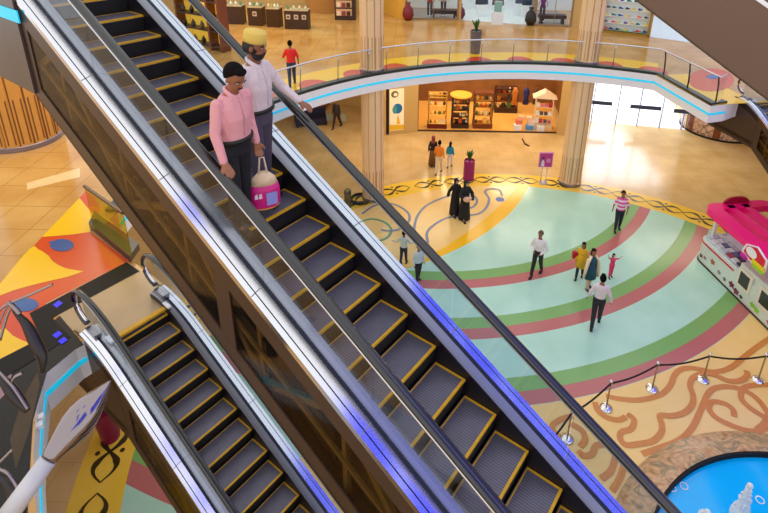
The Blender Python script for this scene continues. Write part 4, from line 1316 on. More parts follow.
MB().prism(rr_rect(0, Lb, 0, Wb, .35), .02, .92).build('body', M_bw, bk)
MB().prism(rr_rect(-.03, Lb + .03, -.03, Wb + .03, .36), 0, .06).build('plinth', mat('plinth_brown', (70, 44, 40), .4), bk)
MB().prism(rr_rect(-.015, Lb * .42, -.015, Wb, .35), .80, .86).build('red_stripe', cmat((214, 20, 60)), bk)
MB().prism(rr_rect(.08, Lb * .42, .06, Wb - .06, .3), .92, 1.0).build('ice_tray', cmat((226, 232, 240)), bk)
random.seed(3)
for i in range(3):
    for j in range(7):
        c = random.choice([(90, 110, 150), (210, 220, 232), (170, 60, 90), (60, 60, 80), (230, 236, 240), (190, 190, 210)])
        MB().box(.2 + j * .27, .42 + j * .27, .14 + i * .22, .32 + i * .22, 1.0, 1.06).build('ice_cream_tub', cmat(c), bk)
MB().prism(rr_rect(.04, Lb * .42, .02, Wb - .04, .33), 1.0, 1.22).build('glass_cover', M_glass, bk)
MB().box(2.1, Lb - .1, .04, Wb - .04, .9, 1.3).build('counter_block', M_bw, bk)
for x in (2.15, 3.1, 4.05):
    MB().box(x, x + .62, -.03, .02, .5, 1.18).build('window_frame', cmat((236, 226, 206)), bk)
    MB().box(x + .1, x + .52, -.04, -.03, .6, 1.08).build('window_pane', mat('window_dark', (50, 50, 44), .15, var=.4), bk)
for x, z, r, c in ((.35, .28, .09, (110, 70, 80)), (.55, .33, .08, (160, 120, 130)), (.95, .45, .12, (180, 100, 40)), (1.35, .3, .1, (150, 140, 150)), (1.65, .25, .09, (130, 110, 120)), (2.0, .3, .14, (120, 20, 60)), (2.25, .22, .14, (140, 40, 80)), (2.5, .2, .08, (60, 40, 50)), (3.0, .3, .11, (130, 210, 20)), (3.2, .26, .12, (140, 220, 30)), (3.75, .25, .1, (220, 40, 120)), (3.95, .22, .09, (230, 80, 150)), (4.3, .25, .1, (110, 60, 70))):
    b = MB(); b.add([(x + r * 1.2 * math.cos(t * PI / 5) * (1 if t % 2 else .6), -.008, z + r * math.sin(t * PI / 5) * (1 if t % 2 else .6)) for t in range(10)], [tuple(range(10))])
    b.build('printed_motif', cmat(c), bk)
# roof: thick rounded frame with cross beams
def roof_z(x): return 2.25


ro = MB(); o_ = rr_rect(-.1, Lb + .5, -.08, Wb + .3, .4); i_ = rr_rect(.3, Lb + .1, .42, Wb - .0, .1)
k = len(o_)
for zz in (1.98, 2.24):
    ro.add([(x, y, zz) for x, y in o_] + [(x, y, zz) for x, y in i_], [(q, (q + 1) % k, k + (q + 1) % k, k + q) for q in range(k)])
ro.add([(x, y, 1.98) for x, y in o_] + [(x, y, 2.24) for x, y in o_], [(q, (q + 1) % k, k + (q + 1) % k, k + q) for q in range(k)])
ro.add([(x, y, 1.98) for x, y in i_] + [(x, y, 2.24) for x, y in i_], [(q, (q + 1) % k, k + (q + 1) % k, k + q) for q in range(k)])
ro.build('roof', M_pink, bk)
for y in (.72, 1.32): MB().box(.1, Lb + .2, y, y + .26, 2.0, 2.24).build('roof_beam', M_pink, bk)
MB().box(2.3, 2.6, .4, Wb, 2.0, 2.235).build('roof_beam', M_pink, bk)
for x in (0.25, Lb - .3):
    for y in (.35, Wb - .35): MB().box(x - .05, x + .05, y - .05, y + .05, .9, 1.98).build('roof_post', cmat((236, 230, 226)), bk)
# pentagon badge on the roof edge
bd = MB(); bx = 2.7
pent = [(-.55, .1), (-.45, .62), (0, .95), (.5, .6), (.5, -.05), (.0, -.15)]
bd.add([(bx + x, -.12 - .02, 1.78 + z * .62) for x, z in pent] + [(bx + x, -.09, 1.78 + z * .62) for x, z in pent], [tuple(range(6)), tuple(range(6, 12))] + [(i, (i + 1) % 6, 6 + (i + 1) % 6, 6 + i) for i in range(6)])
bd.build('badge', cmat((250, 244, 246)), bk)
bd = MB(); bd.add([(bx + x * .86, -.145, 1.82 + z * .54) for x, z in pent], [tuple(range(6))]); bd.build('badge_face', cmat((226, 30, 60)), bk)
bd = MB(); bd.add([(bx - .15 + .24 * math.cos(t * .5236), -.15, 2.04 + .17 * math.sin(t * .5236)) for t in range(12)], [tuple(range(12))]); bd.build('badge_blob', cmat((252, 250, 250)), bk)
bd = MB(); bd.box(bx - .05, bx + .5, -.17, -.15, 1.76, 1.9); bd.build('badge_label', cmat((240, 220, 20)), bk)
bd = MB(); bd.box(bx + .0, bx + .5, -.17, -.15, 1.64, 1.75); bd.build('badge_label', cmat((160, 220, 40)), bk)
bd = MB(); bd.ball((bx - .4, -.14, 1.72), .18, .06, .1); bd.build('badge_ribbon', cmat((190, 10, 160)), bk, True)
# dark red oval sign on the far side
bd = MB(); pts = [(.75 * math.cos(2 * PI * i / 20) * (1 if abs(math.cos(2 * PI * i / 20)) < .8 else .95), .36 * math.sin(2 * PI * i / 20)) for i in range(20)]
bd.add([(-.05, 1.2 + x * .72, 2.26 + z * .7) for x, z in pts] + [(.03, 1.2 + x * .72, 2.26 + z * .7) for x, z in pts], [tuple(range(20)), tuple(range(20, 40))] + [(i, (i + 1) % 20, 20 + (i + 1) % 20, 20 + i) for i in range(20)])
bd.build('roof_sign', mat('sign_maroon', (160, 10, 50), .35), bk)

# ------------------------------------------------------------------ people
SK = (150, 100, 70)


def person(name_label, loc, heading, h, skin=SK, hair=(20, 16, 14), top=None, bottom=None, legs=((12, 0), (-12, 12)), arms=None, sleeves='long', fem=False, robe=None, scarf=None, hat=None, beard=False, shoes=(20, 18, 18), vox=.02, hands=False, lean=0.0, bulk=1.0, tuck=False, stripes=None, nod=0.0, turn=0.0, face=False):
    s = h / 1.75
    root = thing('person', name_label, 'person', tuple(loc), heading)
    sw = (.158 if not fem else .14) * bulk
    hipw = .088

    def P(x, y, z): return Vector((x * s, y * s + lean * max(0, z - .95) * s, z * s))
    hip = 0.93; L1 = .43; L2 = .42
    J = []
    lowest = 9
    for sx, (th, kn) in zip((1, -1), legs):
        a = d2(th); k_ = d2(th - kn)
        hp = Vector((sx * hipw, 0, hip)); kp = hp + Vector((0, math.sin(a) * L1, -math.cos(a) * L1)); ap = kp + Vector((sx * .01, math.sin(k_) * L2, -math.cos(k_) * L2))
        J.append([hp, kp, ap]); lowest = min(lowest, ap.z)
    D = .08 - lowest
    for j in J:
        for q in j: q.z += D

    def Q(v): return P(v[0], v[1], v[2])

    def R(x, y, z): return P(x, y, z + D)
    if arms is None: arms = (((.22, -.02, 1.13), (.23, .08, .89)), ((-.22, .02, 1.13), (-.23, .04, .89)))
    sh = [(sw, 0, 1.415), (-sw, 0, 1.415)]
    A = [[R(*sh[i]), R(*arms[i][0]), R(*arms[i][1])] for i in range(2)]
    body = MB()
    for hp, kp, ap in J:
        body.cone(Q(hp), Q(kp), .078 * s, .052 * s); body.cone(Q(kp), Q(ap), .052 * s, .034 * s)
        body.cone(Q(ap) + Vector((0, -.03, -.03)) * s, Q(ap) + Vector((0, .13, -.045)) * s, .036 * s, .028 * s)
    bb = bulk
    tor = [(.86, .14, .10, 0, 0), (.95, .148, .105, 0, 0), (1.03, .138 * bb, .10 * bb, 0, .004), (1.1, .132 * bb, .098 * bb, 0, .006), (1.25, .145 * bb, .108 * bb, 0, .008), (1.36, .152 * bb, .10, 0, 0), (1.42, .135, .085, 0, -.005), (1.475, .085, .06, 0, -.005), (1.50, .055, .05, 0, 0)]
    if fem: tor = [(.86, .15, .11, 0, 0), (.95, .155, .11, 0, 0), (1.03, .13, .095, 0, 0), (1.1, .112, .085, 0, 0), (1.25, .13, .11, 0, .015), (1.36, .135, .09, 0, 0), (1.42, .115, .07, 0, 0), (1.475, .07, .05, 0, 0), (1.50, .05, .045, 0, 0)]

    def torso(mb, g, z0=0, z1=9):
        Rr = []
        for z, hx, hy, cx_, cy_ in tor:
            if z0 <= z <= z1:
                p = R(cx_, cy_, z); Rr.append((p.z, (hx + g) * s, (hy + g) * s, p.x, p.y))
        mb.rings(Rr, 18)
    torso(body, 0)
    nk_ = R(0, .005, 1.47); hd = R(0, .02 + nod * .09, 1.655 - nod * .03)
    HM = Matrix.Translation(hd) @ Matrix.Rotation(turn, 4, 'Z') @ Matrix.Rotation(-nod, 4, 'X') @ Matrix.Scale(s * 1.07, 4)
    body.cone(nk_, hd + Vector((0, -.02, -.06)) * s, .056 * s, .052 * s)
    hb = MB()
    hb.ball((0, -.008, .02), .075, .093, .1, 18, 14); hb.ball((0, .03, -.045), .056, .058, .068, 14, 10)
    if face:
        hb.ball((0, .094, -.015), .013, .02, .022, 8, 6); hb.ball((0, .084, -.06), .026, .012, .009, 8, 6)
        for sx in (1, -1): hb.ball((sx * .076, -.005, -.01), .012, .02, .03, 8, 6)
    hb.xf(HM); body.add(hb.v, hb.f)
    for a_ in A:
        body.cone(a_[0], a_[1], .045 * s, .035 * s); body.cone(a_[1], a_[2], .036 * s, .026 * s)
        d = (a_[2] - a_[1]).normalized()
        if not hands: body.cone(a_[2], a_[2] + d * .10 * s, .032 * s, .02 * s)
    if hands:
        for i, a_ in enumerate(A):
            d = (a_[2] - a_[1]).normalized(); hd_ = Vector(arms[i][2]).normalized() if len(arms[i]) > 2 else d
            curl = Vector(arms[i][3]).normalized() if len(arms[i]) > 3 else Vector((0, 1, 0))
            side = hd_.cross(curl).normalized()
            w0 = a_[2]; palm = w0 + hd_ * .085 * s
            for kx in (-.028, -.01, .01, .028): body.cone(w0 + side * kx * .6 * s, palm + side * kx * s, .018 * s, .014 * s)
            for kx, ln in ((-.032, .062), (-.011, .078), (.011, .072), (.032, .056)):
                b0 = palm + side * kx * s; b1 = b0 + (hd_ * .8 + curl * .35 + side * kx * 3).normalized() * ln * .55 * s; b2 = b1 + (hd_ * .35 + curl).normalized() * ln * .5 * s
                body.cone(b0, b1, .0105 * s, .0098 * s, 8); body.cone(b1, b2, .0098 * s, .0085 * s, 8)
            t0 = w0 + hd_ * .03 * s - side * .028 * s; t1 = t0 + (hd_ * .6 - side * .8 + curl * .3).normalized() * .042 * s; t2 = t1 + (hd_ * .7 + curl * .6).normalized() * .03 * s
            body.cone(t0, t1, .013 * s, .012 * s, 8); body.cone(t1, t2, .012 * s, .010 * s, 8)
    remesh('body', body, vox if not hands else .0068, cmat(skin, .5), root, 2 if not hands else 3)
    if robe:
        b = MB(); Rr = []
        for z, hx, hy in ((.03, .25, .23), (.3, .23, .21), (.7, .2, .17), (.95, .185, .15), (1.15, .16, .13), (1.35, .17, .12), (1.44, .12, .09), (1.49, .08, .07)):
            Rr.append((z * s, hx * s, hy * s, 0, 0))
        b.rings(Rr, 20)
        for a_ in A: b.cone(a_[0], a_[1], .075 * s, .07 * s); b.cone(a_[1], a_[2], .07 * s, .075 * s)
        remesh('robe', b, vox, cmat(robe, .7), root, 3)
    else:
        vx = .011 if hands else vox * .8
        if bottom:
            b = MB()
            for hp, kp, ap in J:
                b.cone(Q(hp), Q(kp), .096 * s, .073 * s); b.cone(Q(kp), Q(ap) + Vector((0, 0, .02)), .073 * s, .056 * s)
            torso(b, .018, 0, 1.04)
            remesh('trousers', b, vx, cmat(bottom, .7), root, 3)
        if isinstance(top, tuple):
            b = MB(); torso(b, .024, 1.0 if tuck else .94, 1.48)
            for i, a_ in enumerate(A):
                b.cone(a_[0] + Vector((0, 0, -.005)), a_[1], .062 * s, .052 * s)
                if sleeves == 'long': b.cone(a_[1], a_[1].lerp(a_[2], .95), .051 * s, .04 * s)
            m_ = cmat(top, .7)
            if stripes:
                m_ = bpy.data.materials.new('striped_shirt'); m_.use_nodes = True; N = NT(m_); t = m_.node_tree
                tc = N.n('ShaderNodeTexCoord'); wv = N.n('ShaderNodeTexWave', wave_type='BANDS', bands_direction='Z'); wv.inputs['Scale'].default_value = 1.9
                t.links.new(tc.outputs['Object'], wv.inputs['Vector'])
                t.links.new(N.mix(N.m('GREATER_THAN', wv.outputs['Fac'], .5), lin(top), lin(stripes)), t.nodes['Principled BSDF'].inputs['Base Color'])
            if face:
                m_ = bpy.data.materials.new('creased_shirt'); m_.use_nodes = True; N = NT(m_); t = m_.node_tree; pb_ = t.nodes['Principled BSDF']
                pb_.inputs['Base Color'].default_value = lin(top); pb_.inputs['Roughness'].default_value = .75
                tc = N.n('ShaderNodeTexCoord'); nz = N.n('ShaderNodeTexNoise'); nz.inputs['Scale'].default_value = 7; nz.inputs['Distortion'].default_value = 1.5
                mp = N.n('ShaderNodeMapping'); mp.inputs['Scale'].default_value = (1, 1, .45); t.links.new(tc.outputs['Object'], mp.inputs[0]); t.links.new(mp.outputs[0], nz.inputs['Vector'])
                bp = N.n('ShaderNodeBump'); bp.inputs['Strength'].default_value = .9; bp.inputs['Distance'].default_value = .04; t.links.new(nz.outputs['Fac'], bp.inputs['Height']); t.links.new(bp.outputs[0], pb_.inputs['Normal'])
            remesh('shirt', b, vx, m_, root, 3)
            if face:
                c_ = MB()
                for sx in (1, -1):
                    c_.tube(smooth_line([R(sx * .008, .082, 1.44), R(sx * .05, .06, 1.475), R(sx * .062, .0, 1.515), R(sx * .03, -.05, 1.525), R(0, -.056, 1.525)], 4), .016 * s, 8, flat=1.5)
                    c_.cone(R(sx * .02, .088, 1.435), R(sx * .055, .088, 1.41), .012 * s, .008 * s)
                c_.build('collar', cmat(tuple(min(255, v + 6) for v in top), .7), root, True)
                pk = MB(); pk.tube(smooth_line([R(0, .124 * bb, 1.07), R(0, .128 * bb, 1.15), R(0, .134 * bb, 1.26), R(0, .120, 1.36), R(0, .10, 1.42)], 4), .006 * s, 6)
                pk.build('placket', cmat(tuple(max(0, v - 30) for v in top)), root, True)
            if tuck:
                p_ = R(0, 0, 1.03); MB().rings([(p_.z - .022, .176 * s * bb, .14 * s * bb, p_.x, p_.y + .004), (p_.z + .014, .175 * s * bb, .139 * s * bb, p_.x, p_.y + .004)], 20).build('belt', cmat((24, 18, 16)), root, True)
    for hp, kp, ap in J:
        b = MB(); q = Q(ap); b.cone(q + Vector((0, -.04, -.045)) * s, q + Vector((0, .15, -.05)) * s, .042 * s, .034 * s); b.box(q.x - .04 * s, q.x + .04 * s, q.y - .08 * s, q.y + .18 * s, q.z - .08 * s, q.z - .055 * s)
        b.build('shoe', cmat(shoes), root, True)

    def hp_(name, b, m_):
        b.xf(HM); return b.build(name, m_, root, True)
    if scarf:
        b = MB(); b.ball((0, -.02, .01), .1, .11, .125, 16, 12); b.xf(HM)
        b.rings([(nk_.z - .1 * s, .15 * s, .12 * s, nk_.x, nk_.y), (nk_.z + .04 * s, .1 * s, .09 * s, nk_.x, nk_.y), (hd.z, .085 * s, .09 * s, hd.x, hd.y - .02 * s)], 14)
        remesh('headscarf', b, vox, cmat(scarf, .7), root, 2)
        hp_('face', MB().ball((0, .052, -.005), .052, .05, .07), cmat(skin))
    elif hat:
        hp_('cap', MB().lathe([(.09, 0), (.094, .02), (.09, .085), (.08, .10), (0, .107)], (0, -.01, .045), 24, ex=1.12), mat('knitted_cap', hat, .8, var=.15, scale=90, bump=.3))
        hp_('hair', MB().ball((0, -.022, .0), .082, .09, .1, 16, 10, t0=.9, t1=2.1), cmat(hair))
    elif hair:
        b = MB(); b.ball((0, 0, 0), .086, .106, .108, 20, 14, t0=0, t1=1.7); b.xf(Matrix.Translation((0, -.022, .03)) @ Matrix.Rotation(.85, 4, 'X'))
        b.ball((0, .035, .1), .058, .05, .032, 12, 8)
        ob = hp_('hair', b, mat('hair_%d' % hair[0], hair, .95, spec=.08, var=.3, scale=60, bump=.4)); sol = ob.modifiers.new('t', 'SOLIDIFY'); sol.thickness = .008
        if fem:
            b = MB(); b.rings([(-.2, .07, .03, 0, -.09), (-.1, .085, .05, 0, -.08), (.05, .08, .06, 0, -.05)], 12); hp_('long_hair', b, cmat(hair, .5))
    if beard:
        hp_('beard', MB().ball((0, .034, -.05), .062, .064, .074, 16, 10, t0=1.5, t1=PI), cmat((26, 20, 18), .8))
    if face:
        hp_('moustache', MB().ball((0, .095, -.043), .027, .009, .007, 10, 6), cmat((26, 20, 18)))
        for sx in (1, -1):
            hp_('eye', MB().ball((sx * .031, .078, .008), .012, .008, .006, 8, 6), cmat((190, 176, 166)))
            hp_('pupil', MB().ball((sx * .031, .0845, .008), .006, .004, .0055, 8, 6), cmat((20, 14, 10)))
            hp_('eyebrow', MB().tube([(sx * .015, .089, .027), (sx * .035, .088, .031), (sx * .052, .076, .026)], .0045, 6), cmat((22, 16, 12)))
    return root


def hdg(dx, dy): return math.atan2(-dx, dy)


def esc_pt(F_, S_, z): return Vector((P0.x + EF.x * F_ + ES.x * S_, P0.y + EF.y * F_ + ES.y * S_, P0.z + z))


down = AZ + PI
s1 = 1.68 / 1.75
person('man in pink shirt and dark trousers, hand on the near handrail', esc_pt(-.75, 3.25, 9 * .20266 + .004), down + .12, 1.68, skin=(150, 96, 66), hair=(24, 20, 20), top=(226, 158, 164), bottom=(15, 15, 27), legs=((3, 2), (-3, 2)),
       arms=(((.25, .03, 1.14), (.28, .15, .90), (.1, .6, -.55), (-.1, .3, -1)), ((-.23, -.02, 1.14), (-.21, .08, .9), (0, .1, -1), (.3, .6, -.2))), hands=True, bulk=1.12, face=True, tuck=True, lean=.05, nod=.5, turn=-.1)
person('bearded man in pale shirt and yellow knitted cap, arm on far handrail', esc_pt(-.27, 3.50, 9 * .20266 + .004), down + .25, 1.81, skin=(140, 88, 62), hair=(26, 20, 18), top=(216, 200, 204), bottom=(74, 64, 84), legs=((3, 2), (-3, 2)),
       arms=(((.23, -.04, 1.14), (.23, .04, .9), (0, .1, -1), (-.3, .6, -.2)), ((-.27, .12, 1.17), (-.30, .30, 1.03), (.0, .9, -.35), (.05, .2, -1))), hands=True, hat=(222, 190, 92), beard=True, bulk=1.08, face=True, tuck=True, nod=.2, turn=.25)
# carrier bag
bg = thing('shopping_bag', 'pink and white plastic shopping bag hanging between the two men', 'bag', tuple(esc_pt(-.47, 3.24, 9 * .20266 + .10)), down - .5)
b = MB(); b.rings([(0, .13, .07, 0, 0), (.04, .155, .085, 0, 0), (.2, .155, .08, 0, 0), (.27, .14, .07, 0, 0)], 16); b.build('bag_body', mat('bag_pink', (220, 30, 130), .4, var=.12), bg, True)
b = MB(); b.rings([(.265, .141, .071, 0, 0), (.34, .11, .05, 0, 0), (.40, .05, .03, 0, 0)], 16); b.build('bag_top', mat('bag_cream', (246, 206, 170), .4, var=.25, scale=12), bg, True)
b = MB(); b.add([(-.11, .088, .06), (-.0, .092, .06), (-.0, .09, .2), (-.11, .086, .2)], [(0, 1, 2, 3)]); b.build('printed_label', cmat((150, 150, 220)), bg)
for x in (.04, .08): 
    b = MB(); b.add([(x, .092, .15), (x + .035, .09, .15), (x + .03, .09, .2), (x + .004, .092, .21)], [(0, 1, 2, 3)]); b.build('printed_mark', cmat((250, 210, 230)), bg)
b = MB(); b.rings([(-.004, .125, .068, 0, 0), (.018, .148, .082, 0, 0)], 16); b.build('bag_hem', cmat((240, 170, 60)), bg, True)
for y in (-.02, .02): MB().tube([(-.04, y, .39), (-.02, 0, .56), (.02, 0, .56), (.04, y, .39)], .008, 6).build('bag_handle', cmat((240, 220, 200)), bg, True)

G = 0.0
person('man in white shirt seen from behind, walking alone below the family with the child', at(595, 325, G), hdg(.35, 1), 1.92, top=(226, 214, 222), bottom=(30, 28, 36), legs=((14, 0), (-10, 18)), arms=(((.27, -.02, 1.14), (.32, .06, .9)), ((-.27, -.02, 1.14), (-.33, .04, .92))), tuck=True)
person('man in white shirt and black trousers walking left on the red ring', at(536, 274, G), hdg(-.6, -1), 1.82, top=(232, 226, 226), bottom=(34, 28, 26), legs=((16, 0), (-12, 10)), hair=(110, 90, 70), arms=(((.27, .0, 1.12), (.12, .2, 1.05)), ((-.27, -.0, 1.12), (-.12, .18, 1.0))), tuck=True)
person('man in pink and white striped shirt near the yellow border', at(617, 230, G), hdg(-.2, -1), 1.80, top=(226, 70, 150), stripes=(250, 220, 236), sleeves='short', bottom=(24, 34, 54), legs=((8, 0), (-8, 6)), arms=(((.26, -.02, 1.14), (.29, .0, .9)), ((-.26, .02, 1.12), (-.22, .12, .92))))
person('woman in black robe, left of the pair near the magenta planter', at(454.5, 214, G), hdg(.3, -1), 1.70, robe=(14, 12, 18), scarf=(12, 10, 16), fem=True, arms=(((.3, .0, 1.18), (.36, .06, 1.05)), ((-.25, .0, 1.15), (-.2, .1, 1.0))), skin=(190, 150, 120))
person('woman in black robe, right of the pair, holding a pale bundle', at(464, 219, G), hdg(.35, -1), 1.82, robe=(16, 14, 18), scarf=(14, 12, 16), fem=True, arms=(((.26, .05, 1.15), (.05, .24, 1.08)), ((-.3, .0, 1.15), (-.2, .25, 1.05))), skin=(190, 150, 120))
pb = at(464, 219, G)
b = MB().ball((0, 0, 0), .17, .1, .12).ball((.12, .0, .06), .07); tag(b.build('bundle', cmat((226, 180, 150)), None, True, loc=(pb.x + .05, pb.y - .27, 1.1)), 'pale bundle held in the arms of the right woman in black', 'bundle')
person('man in orange shirt and white trousers, middle of the three walking towards the shop', at(438.5, 173, G), hdg(.2, 1), 1.72, top=(244, 140, 30), bottom=(232, 212, 176), sleeves='short', legs=((16, 0), (-14, 6)), shoes=(90, 50, 30))
person('woman in black top and long brown skirt left of the orange shirt', at(432.5, 166, G), hdg(.1, 1), 1.62, top=(28, 22, 30), robe=None, bottom=(116, 78, 30), scarf=(150, 70, 60), fem=True, legs=((2, 0), (-2, 0)))
pk = at(432.5, 166, G)
person('woman in turquoise top and white trousers right of the orange shirt', at(449.5, 167, G), hdg(.3, 1), 1.35, top=(30, 150, 180), bottom=(236, 226, 220), fem=True, legs=((10, 0), (-10, 0)))
person('woman in yellow tunic with red bag beside the blue dress', at(579, 277, G), hdg(-.5, -1), 1.45, top=(236, 180, 30), bottom=(26, 24, 30), fem=True, hair=(40, 24, 16), legs=((14, 0), (-10, 0)))
person('woman in dark teal dress with cream shawl by the small child', at(588, 288, G), hdg(.2, -1), 1.60, top=(24, 76, 96), bottom=(200, 170, 140), fem=True, hair=(40, 26, 20), legs=((8, 0), (-8, 0)))
# dress and shawl
pt = at(588, 288, G)
b = MB(); b.rings([(.45, .22, .17, 0, 0), (.8, .19, .15, 0, 0), (1.05, .15, .12, 0, 0), (1.2, .16, .12, 0, 0)], 16)
dr = bpy.data.objects[-1] if False else None
last = [o for o in COL.objects if o.get('label', '').startswith('woman in dark teal')][0]
b.build('dress', cmat((24, 76, 96)), last, True)
for s_ in (1, -1):
    MB().tube([(s_ * .08, .02, 1.36), (s_ * .19, .06, 1.2), (s_ * .23, .05, .8), (s_ * .25, .03, .5)], [.06, .08, .09, .07], 8, flat=.6).build('shawl', cmat((240, 220, 180)), last, True)
last = [o for o in COL.objects if o.get('label', '').startswith('woman in yellow')][0]
MB().rings([(.45, .2, .15, 0, 0), (.8, .17, .13, 0, 0), (1.0, .13, .1, 0, 0)], 14).build('tunic_skirt', cmat((236, 180, 30)), last, True)
tagb = MB().box(-.12, .12, -.06, .06, 0, .26).tube([(-.1, 0, .25), (0, 0, .42), (.1, 0, .25)], .01, 5)
p = at(574.5, 262, 0.0); q = at(579, 277, G)
tag(tagb.build('handbag', cmat((190, 20, 40)), None, loc=(q.x - .2, q.y + .1, .75)), 'red handbag at the side of the woman in yellow', 'handbag')
last = [o for o in COL.objects if o.get('label', '').startswith('woman in black top')][0]
MB().rings([(.08, .22, .2, 0, 0), (.5, .19, .17, 0, 0), (.9, .15, .12, 0, 0)], 16).build('skirt', cmat((116, 78, 30)), last, True)
person('small child in pink dress with both arms raised', at(610, 277, G), hdg(.0, -1), 0.98, top=(226, 60, 110), bottom=(226, 60, 110), sleeves='short', fem=True, hair=(50, 34, 26), legs=((6, 0), (-6, 0)), arms=(((.3, .05, 1.5), (.38, .05, 1.72)), ((-.32, .05, 1.45), (-.5, .05, 1.62))), skin=(190, 140, 110))
person('boy in pale shirt, upper of the two beside the escalator deck', at(403.5, 264, G), hdg(.3, 1), 1.40, top=(214, 220, 206), bottom=(24, 22, 40), arms=(((.3, .02, 1.2), (.48, .06, 1.3)), ((-.3, .0, 1.16), (-.5, .04, 1.12))), legs=((8, 0), (-8, 4)))
person('boy in white shirt, lower of the two beside the escalator deck', at(418, 281, G), hdg(.5, -1), 1.50, top=(218, 224, 220), bottom=(22, 22, 26), legs=((8, 0), (-8, 4)))
person('person in dark clothes carrying bags, left of the middle column', at(337, 127.5, G), hdg(-.4, -1), 1.75, top=(50, 40, 40), bottom=(36, 30, 34), legs=((18, 0), (-18, 10)))
for i, dx in enumerate((-.42, .4)):
    p = at(337, 127.5, G); tag(MB().box(-.14, .14, -.06, .06, 0, .42).tube([(-.08, 0, .42), (0, 0, .56), (.08, 0, .42)], .008, 5).build('carrier_bag', cmat((150, 150, 130) if i else (120, 130, 120)), None, loc=(p.x + dx, p.y - .05, .45)), ('grey bag in the left hand' if i else 'green bag in the right hand') + ' of the dark-clothed walker', 'bag')
person('man in bright red shirt and blue jeans walking on the upper balcony', at(292.5, 85, Z1 + .01), hdg(-.25, 1), 1.70, top=(232, 36, 26), bottom=(44, 60, 86), legs=((18, 2), (-16, 8)), arms=(((.26, -.02, 1.14), (.27, .04, .9)), ((-.27, .06, 1.16), (-.14, .2, 1.36))), sleeves='short')
# seating blob by the far left corridor
p = at(311, 124, 0); r_ = thing('sofa', 'dark navy sofa under the balcony left of the middle column', 'sofa', (p.x, p.y, 0), .3)
MB().box(-.9, .9, -.4, .4, .08, .45).build('seat', cmat((26, 28, 60)), r_); MB().box(-.9, .9, .25, .45, .45, .85).build('backrest', cmat((26, 28, 60)), r_)
for x in (-.8, .8): MB().box(x - .05, x + .05, -.35, .35, 0, .08).build('foot', M_black, r_)
p = at(301, 124, 0); tag(MB().box(-.18, .18, -.2, .2, 0, .75).build('pedestal', cmat((236, 230, 214)), None, loc=(p.x, p.y, 0)), 'small white pedestal left of the navy sofa', 'pedestal')
p = at(311, 119, 0); tag(MB().ball((0, 0, .55), .55, .45, .45, 16, 12).lathe([(0, 0), (.3, 0), (.3, .15), (0, .2)], seg=16).build('round_cushion', cmat((150, 96, 40)), None, True, loc=(p.x + .4, p.y + 1.6, 0)), 'brown rounded seat behind the navy sofa', 'seat')
tag(MB().tube([tuple(at(522.5, 139, .02)), tuple(at(525, 144, .02)), tuple(at(529, 146, .02))], .05, 6).build('hose', cmat((90, 56, 30)), None, True), 'short dark curl lying on the beige floor before the shop', 'hose')

# ------------------------------------------------------------------ foreground metal sculptures
ms = mat('polished_silver', (150, 140, 144), .1, 1.0, .04)
ms2 = mat('dull_silver', (150, 140, 140), .25, 1.0, .1)
a = at_d(2, 524, 2.62); b_ = at_d(48, 460, 2.75); tip = at_d(111, 380, 3.05)
r_ = thing('metal_bud', 'large polished metal bud on a grey pole in the near left corner', 'sculpture', tuple(a))
d = (b_ - a)
MB().tube([(0, 0, 0), tuple(d)], [.05, .042], 16).build('pole', mat('pole_grey', (196, 194, 196), .4, .1), r_, True)
MB().tube([tuple(-d.normalized() * 0.9), (0, 0, 0)], [.054, .05], 16).build('pole_base', mat('pole_grey', (196, 194, 196)), r_, True)
ax = tip - b_; ts = [0, .04, .12, .25, .4, .52, .62, .75, .88, .96, 1.0]; rs = [.038, .042, .052, .068, .082, .083, .075, .056, .030, .012, .002]
MB().tube([tuple(d + ax * t) for t in ts], rs, 20).build('bud', ms, r_, True)


def stems(lines, label, key):
    root = None
    for L, rad, dd_, m_ in lines:
        P_ = [at_d(x, y, dd_) for x, y in L]
        if root is None: root = thing('metal_flower', label, 'sculpture', tuple(P_[0]))
        pts = smooth_line([tuple(q - Vector(root.location)) for q in P_], 5)
        n = len(pts)
        if isinstance(rad, tuple): rr = [rad[0] + (rad[1] - rad[0]) * math.sin(PI * min(1, i / (n - 1) * .9)) if len(rad) == 2 else rad[0] for i in range(n)]
        else: rr = rad
        MB().tube(pts, rr, 8, flat=.7).build('petal' if isinstance(rad, tuple) else 'stem', m_, root, True)
    return root


dk_ = mat('gunmetal', (60, 54, 54), .3, .6, .1)
stems([([(10, 303), (32, 294), (52.7, 284.5)], .013, 4.6, ms2), ([(10, 303), (4, 312), (-4, 332)], .011, 4.6, ms2), ([(13, 304), (7, 316), (0, 340)], .016, 4.6, ms2), ([(-8, 322), (2, 308), (12, 303)], .014, 4.6, ms2),
       ([(13, 310), (26, 324), (35, 341), (42, 356), (42, 372)], (.012, .05), 4.6, dk_), ([(8, 302), (14, 307), (20, 314)], .02, 4.6, ms2)], 'dark curved metal petals over the red floor at the left edge', 0)
stems([([(9, 392), (11, 383), (15, 377), (22, 373.5)], .016, 4.4, ms2), ([(-6, 372), (4, 381), (12, 391), (20, 401), (28, 411)], (.012, .05), 4.4, dk_), ([(-4, 368), (6, 379), (14, 388), (22, 400), (28, 409)], .012, 4.3, ms2)], 'dark metal petals with a white-tipped stem, middle of the left edge', 1)
stems([([(-4, 466), (4, 458), (12, 450)], .014, 4.2, ms2), ([(-6, 474), (6, 480), (14, 492), (20, 510), (22, 530)], (.012, .05), 4.2, dk_), ([(-4, 468), (6, 472), (13, 480), (19, 491)], .012, 4.1, ms2)], 'dark metal petals in the bottom left corner beside the grey pole', 2)

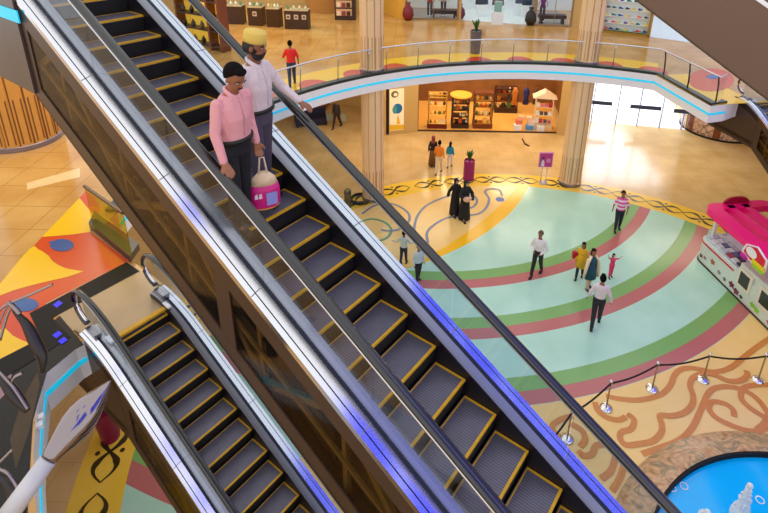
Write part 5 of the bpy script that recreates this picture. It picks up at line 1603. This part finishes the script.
# ------------------------------------------------------------------ lights
w = bpy.data.worlds.new('world'); sc.world = w; w.use_nodes = True
bgn = w.node_tree.nodes['Background']; bgn.inputs[0].default_value = (1.0, 0.985, 0.965, 1); bgn.inputs[1].default_value = 1.15


def area(name, loc, sx, sy, power, c, rot=(0, 0, 0)):
    l = bpy.data.lights.new(name, 'AREA'); l.shape = 'RECTANGLE'; l.size = sx; l.size_y = sy; l.energy = power; l.color = c
    o = bpy.data.objects.new(name, l); COL.objects.link(o); o.location = loc; o.rotation_euler = rot
    return o


warm = (1.0, .86, .66)
for x, y in ((-3, 25.5), (2, 26.6), (7, 26), (-9, 21), (14, 25)):
    area('corridor_fill', (x, y, 5.1), 4.5, 3.0, 120, warm)  # unseen lamps added to brighten the corridor below the slab
for x, y in ((2.2, 31.5), (6.5, 31.2)):
    area('shop_fill', (x, y, 5.1), 2.5, 1.5, 170, (1, .84, .58))  # unseen fill added because the slab keeps light off the shop
area('daylight_outside', (13, 37, 5.1), 8, 10, 1900, (.78, .87, 1))
for x, y in ((-8, 27), (-9.5, 14)):
    area('upper_fill', (x, y, Z1 + 4.2), 4, 3, 110, (1, .76, .45))  # unseen warm lamps added to tint the upper floor orange
# coloured light coffers under the atrium roof, mirrored in the escalator decks
blue = mat('blue_coffer', (40, 50, 240), .5, emit=(66, 80, 255), es=0.95)
for x0, wd, y0, y1 in ((4.6, 2.2, -9, 1.2), (7.2, 2.4, -9, 0.6), (10.0, 3, -9, 0.0), (10.6, 3.2, 3.5, 13), (14.2, 3.2, 3.5, 13), (17.8, 3.4, 2, 8.8), (21.6, 4, 2, 8.8), (26, 5, 2, 8.8), (31.5, 6, 2, 8.8), (18, 3.2, 9, 30), (21.6, 3.2, 9, 30), (25.2, 4, 9, 30), (30, 5, 9, 30), (36, 6, 9, 30), (43, 7, 9, 30),
                       (-1.4, 1.0, 3.6, 4.7), (-4.6, .9, 2.3, 3.4), (-.9, 1.2, -1.0, .5), (.7, 1.4, -2.8, -1.2), (3.8, 1.4, 16.9, 18)):
    o = MB().box(0, wd, 0, y1 - y0, 0, .12).build('ceiling_light', blue, None, loc=(x0, y0, 20))
    tag(o, 'blue light coffer under the atrium roof', 'ceiling light', 'blue atrium coffers')

# ------------------------------------------------------------------ view
vs_ = sc.view_settings; vs_.view_transform = 'Standard'; vs_.look = 'None'; vs_.exposure = 0.08; vs_.gamma = 1.0; vs_.use_curve_mapping = False
try:
    sc.cycles.transparent_max_bounces = 16; sc.cycles.max_bounces = 8
except Exception:
    pass
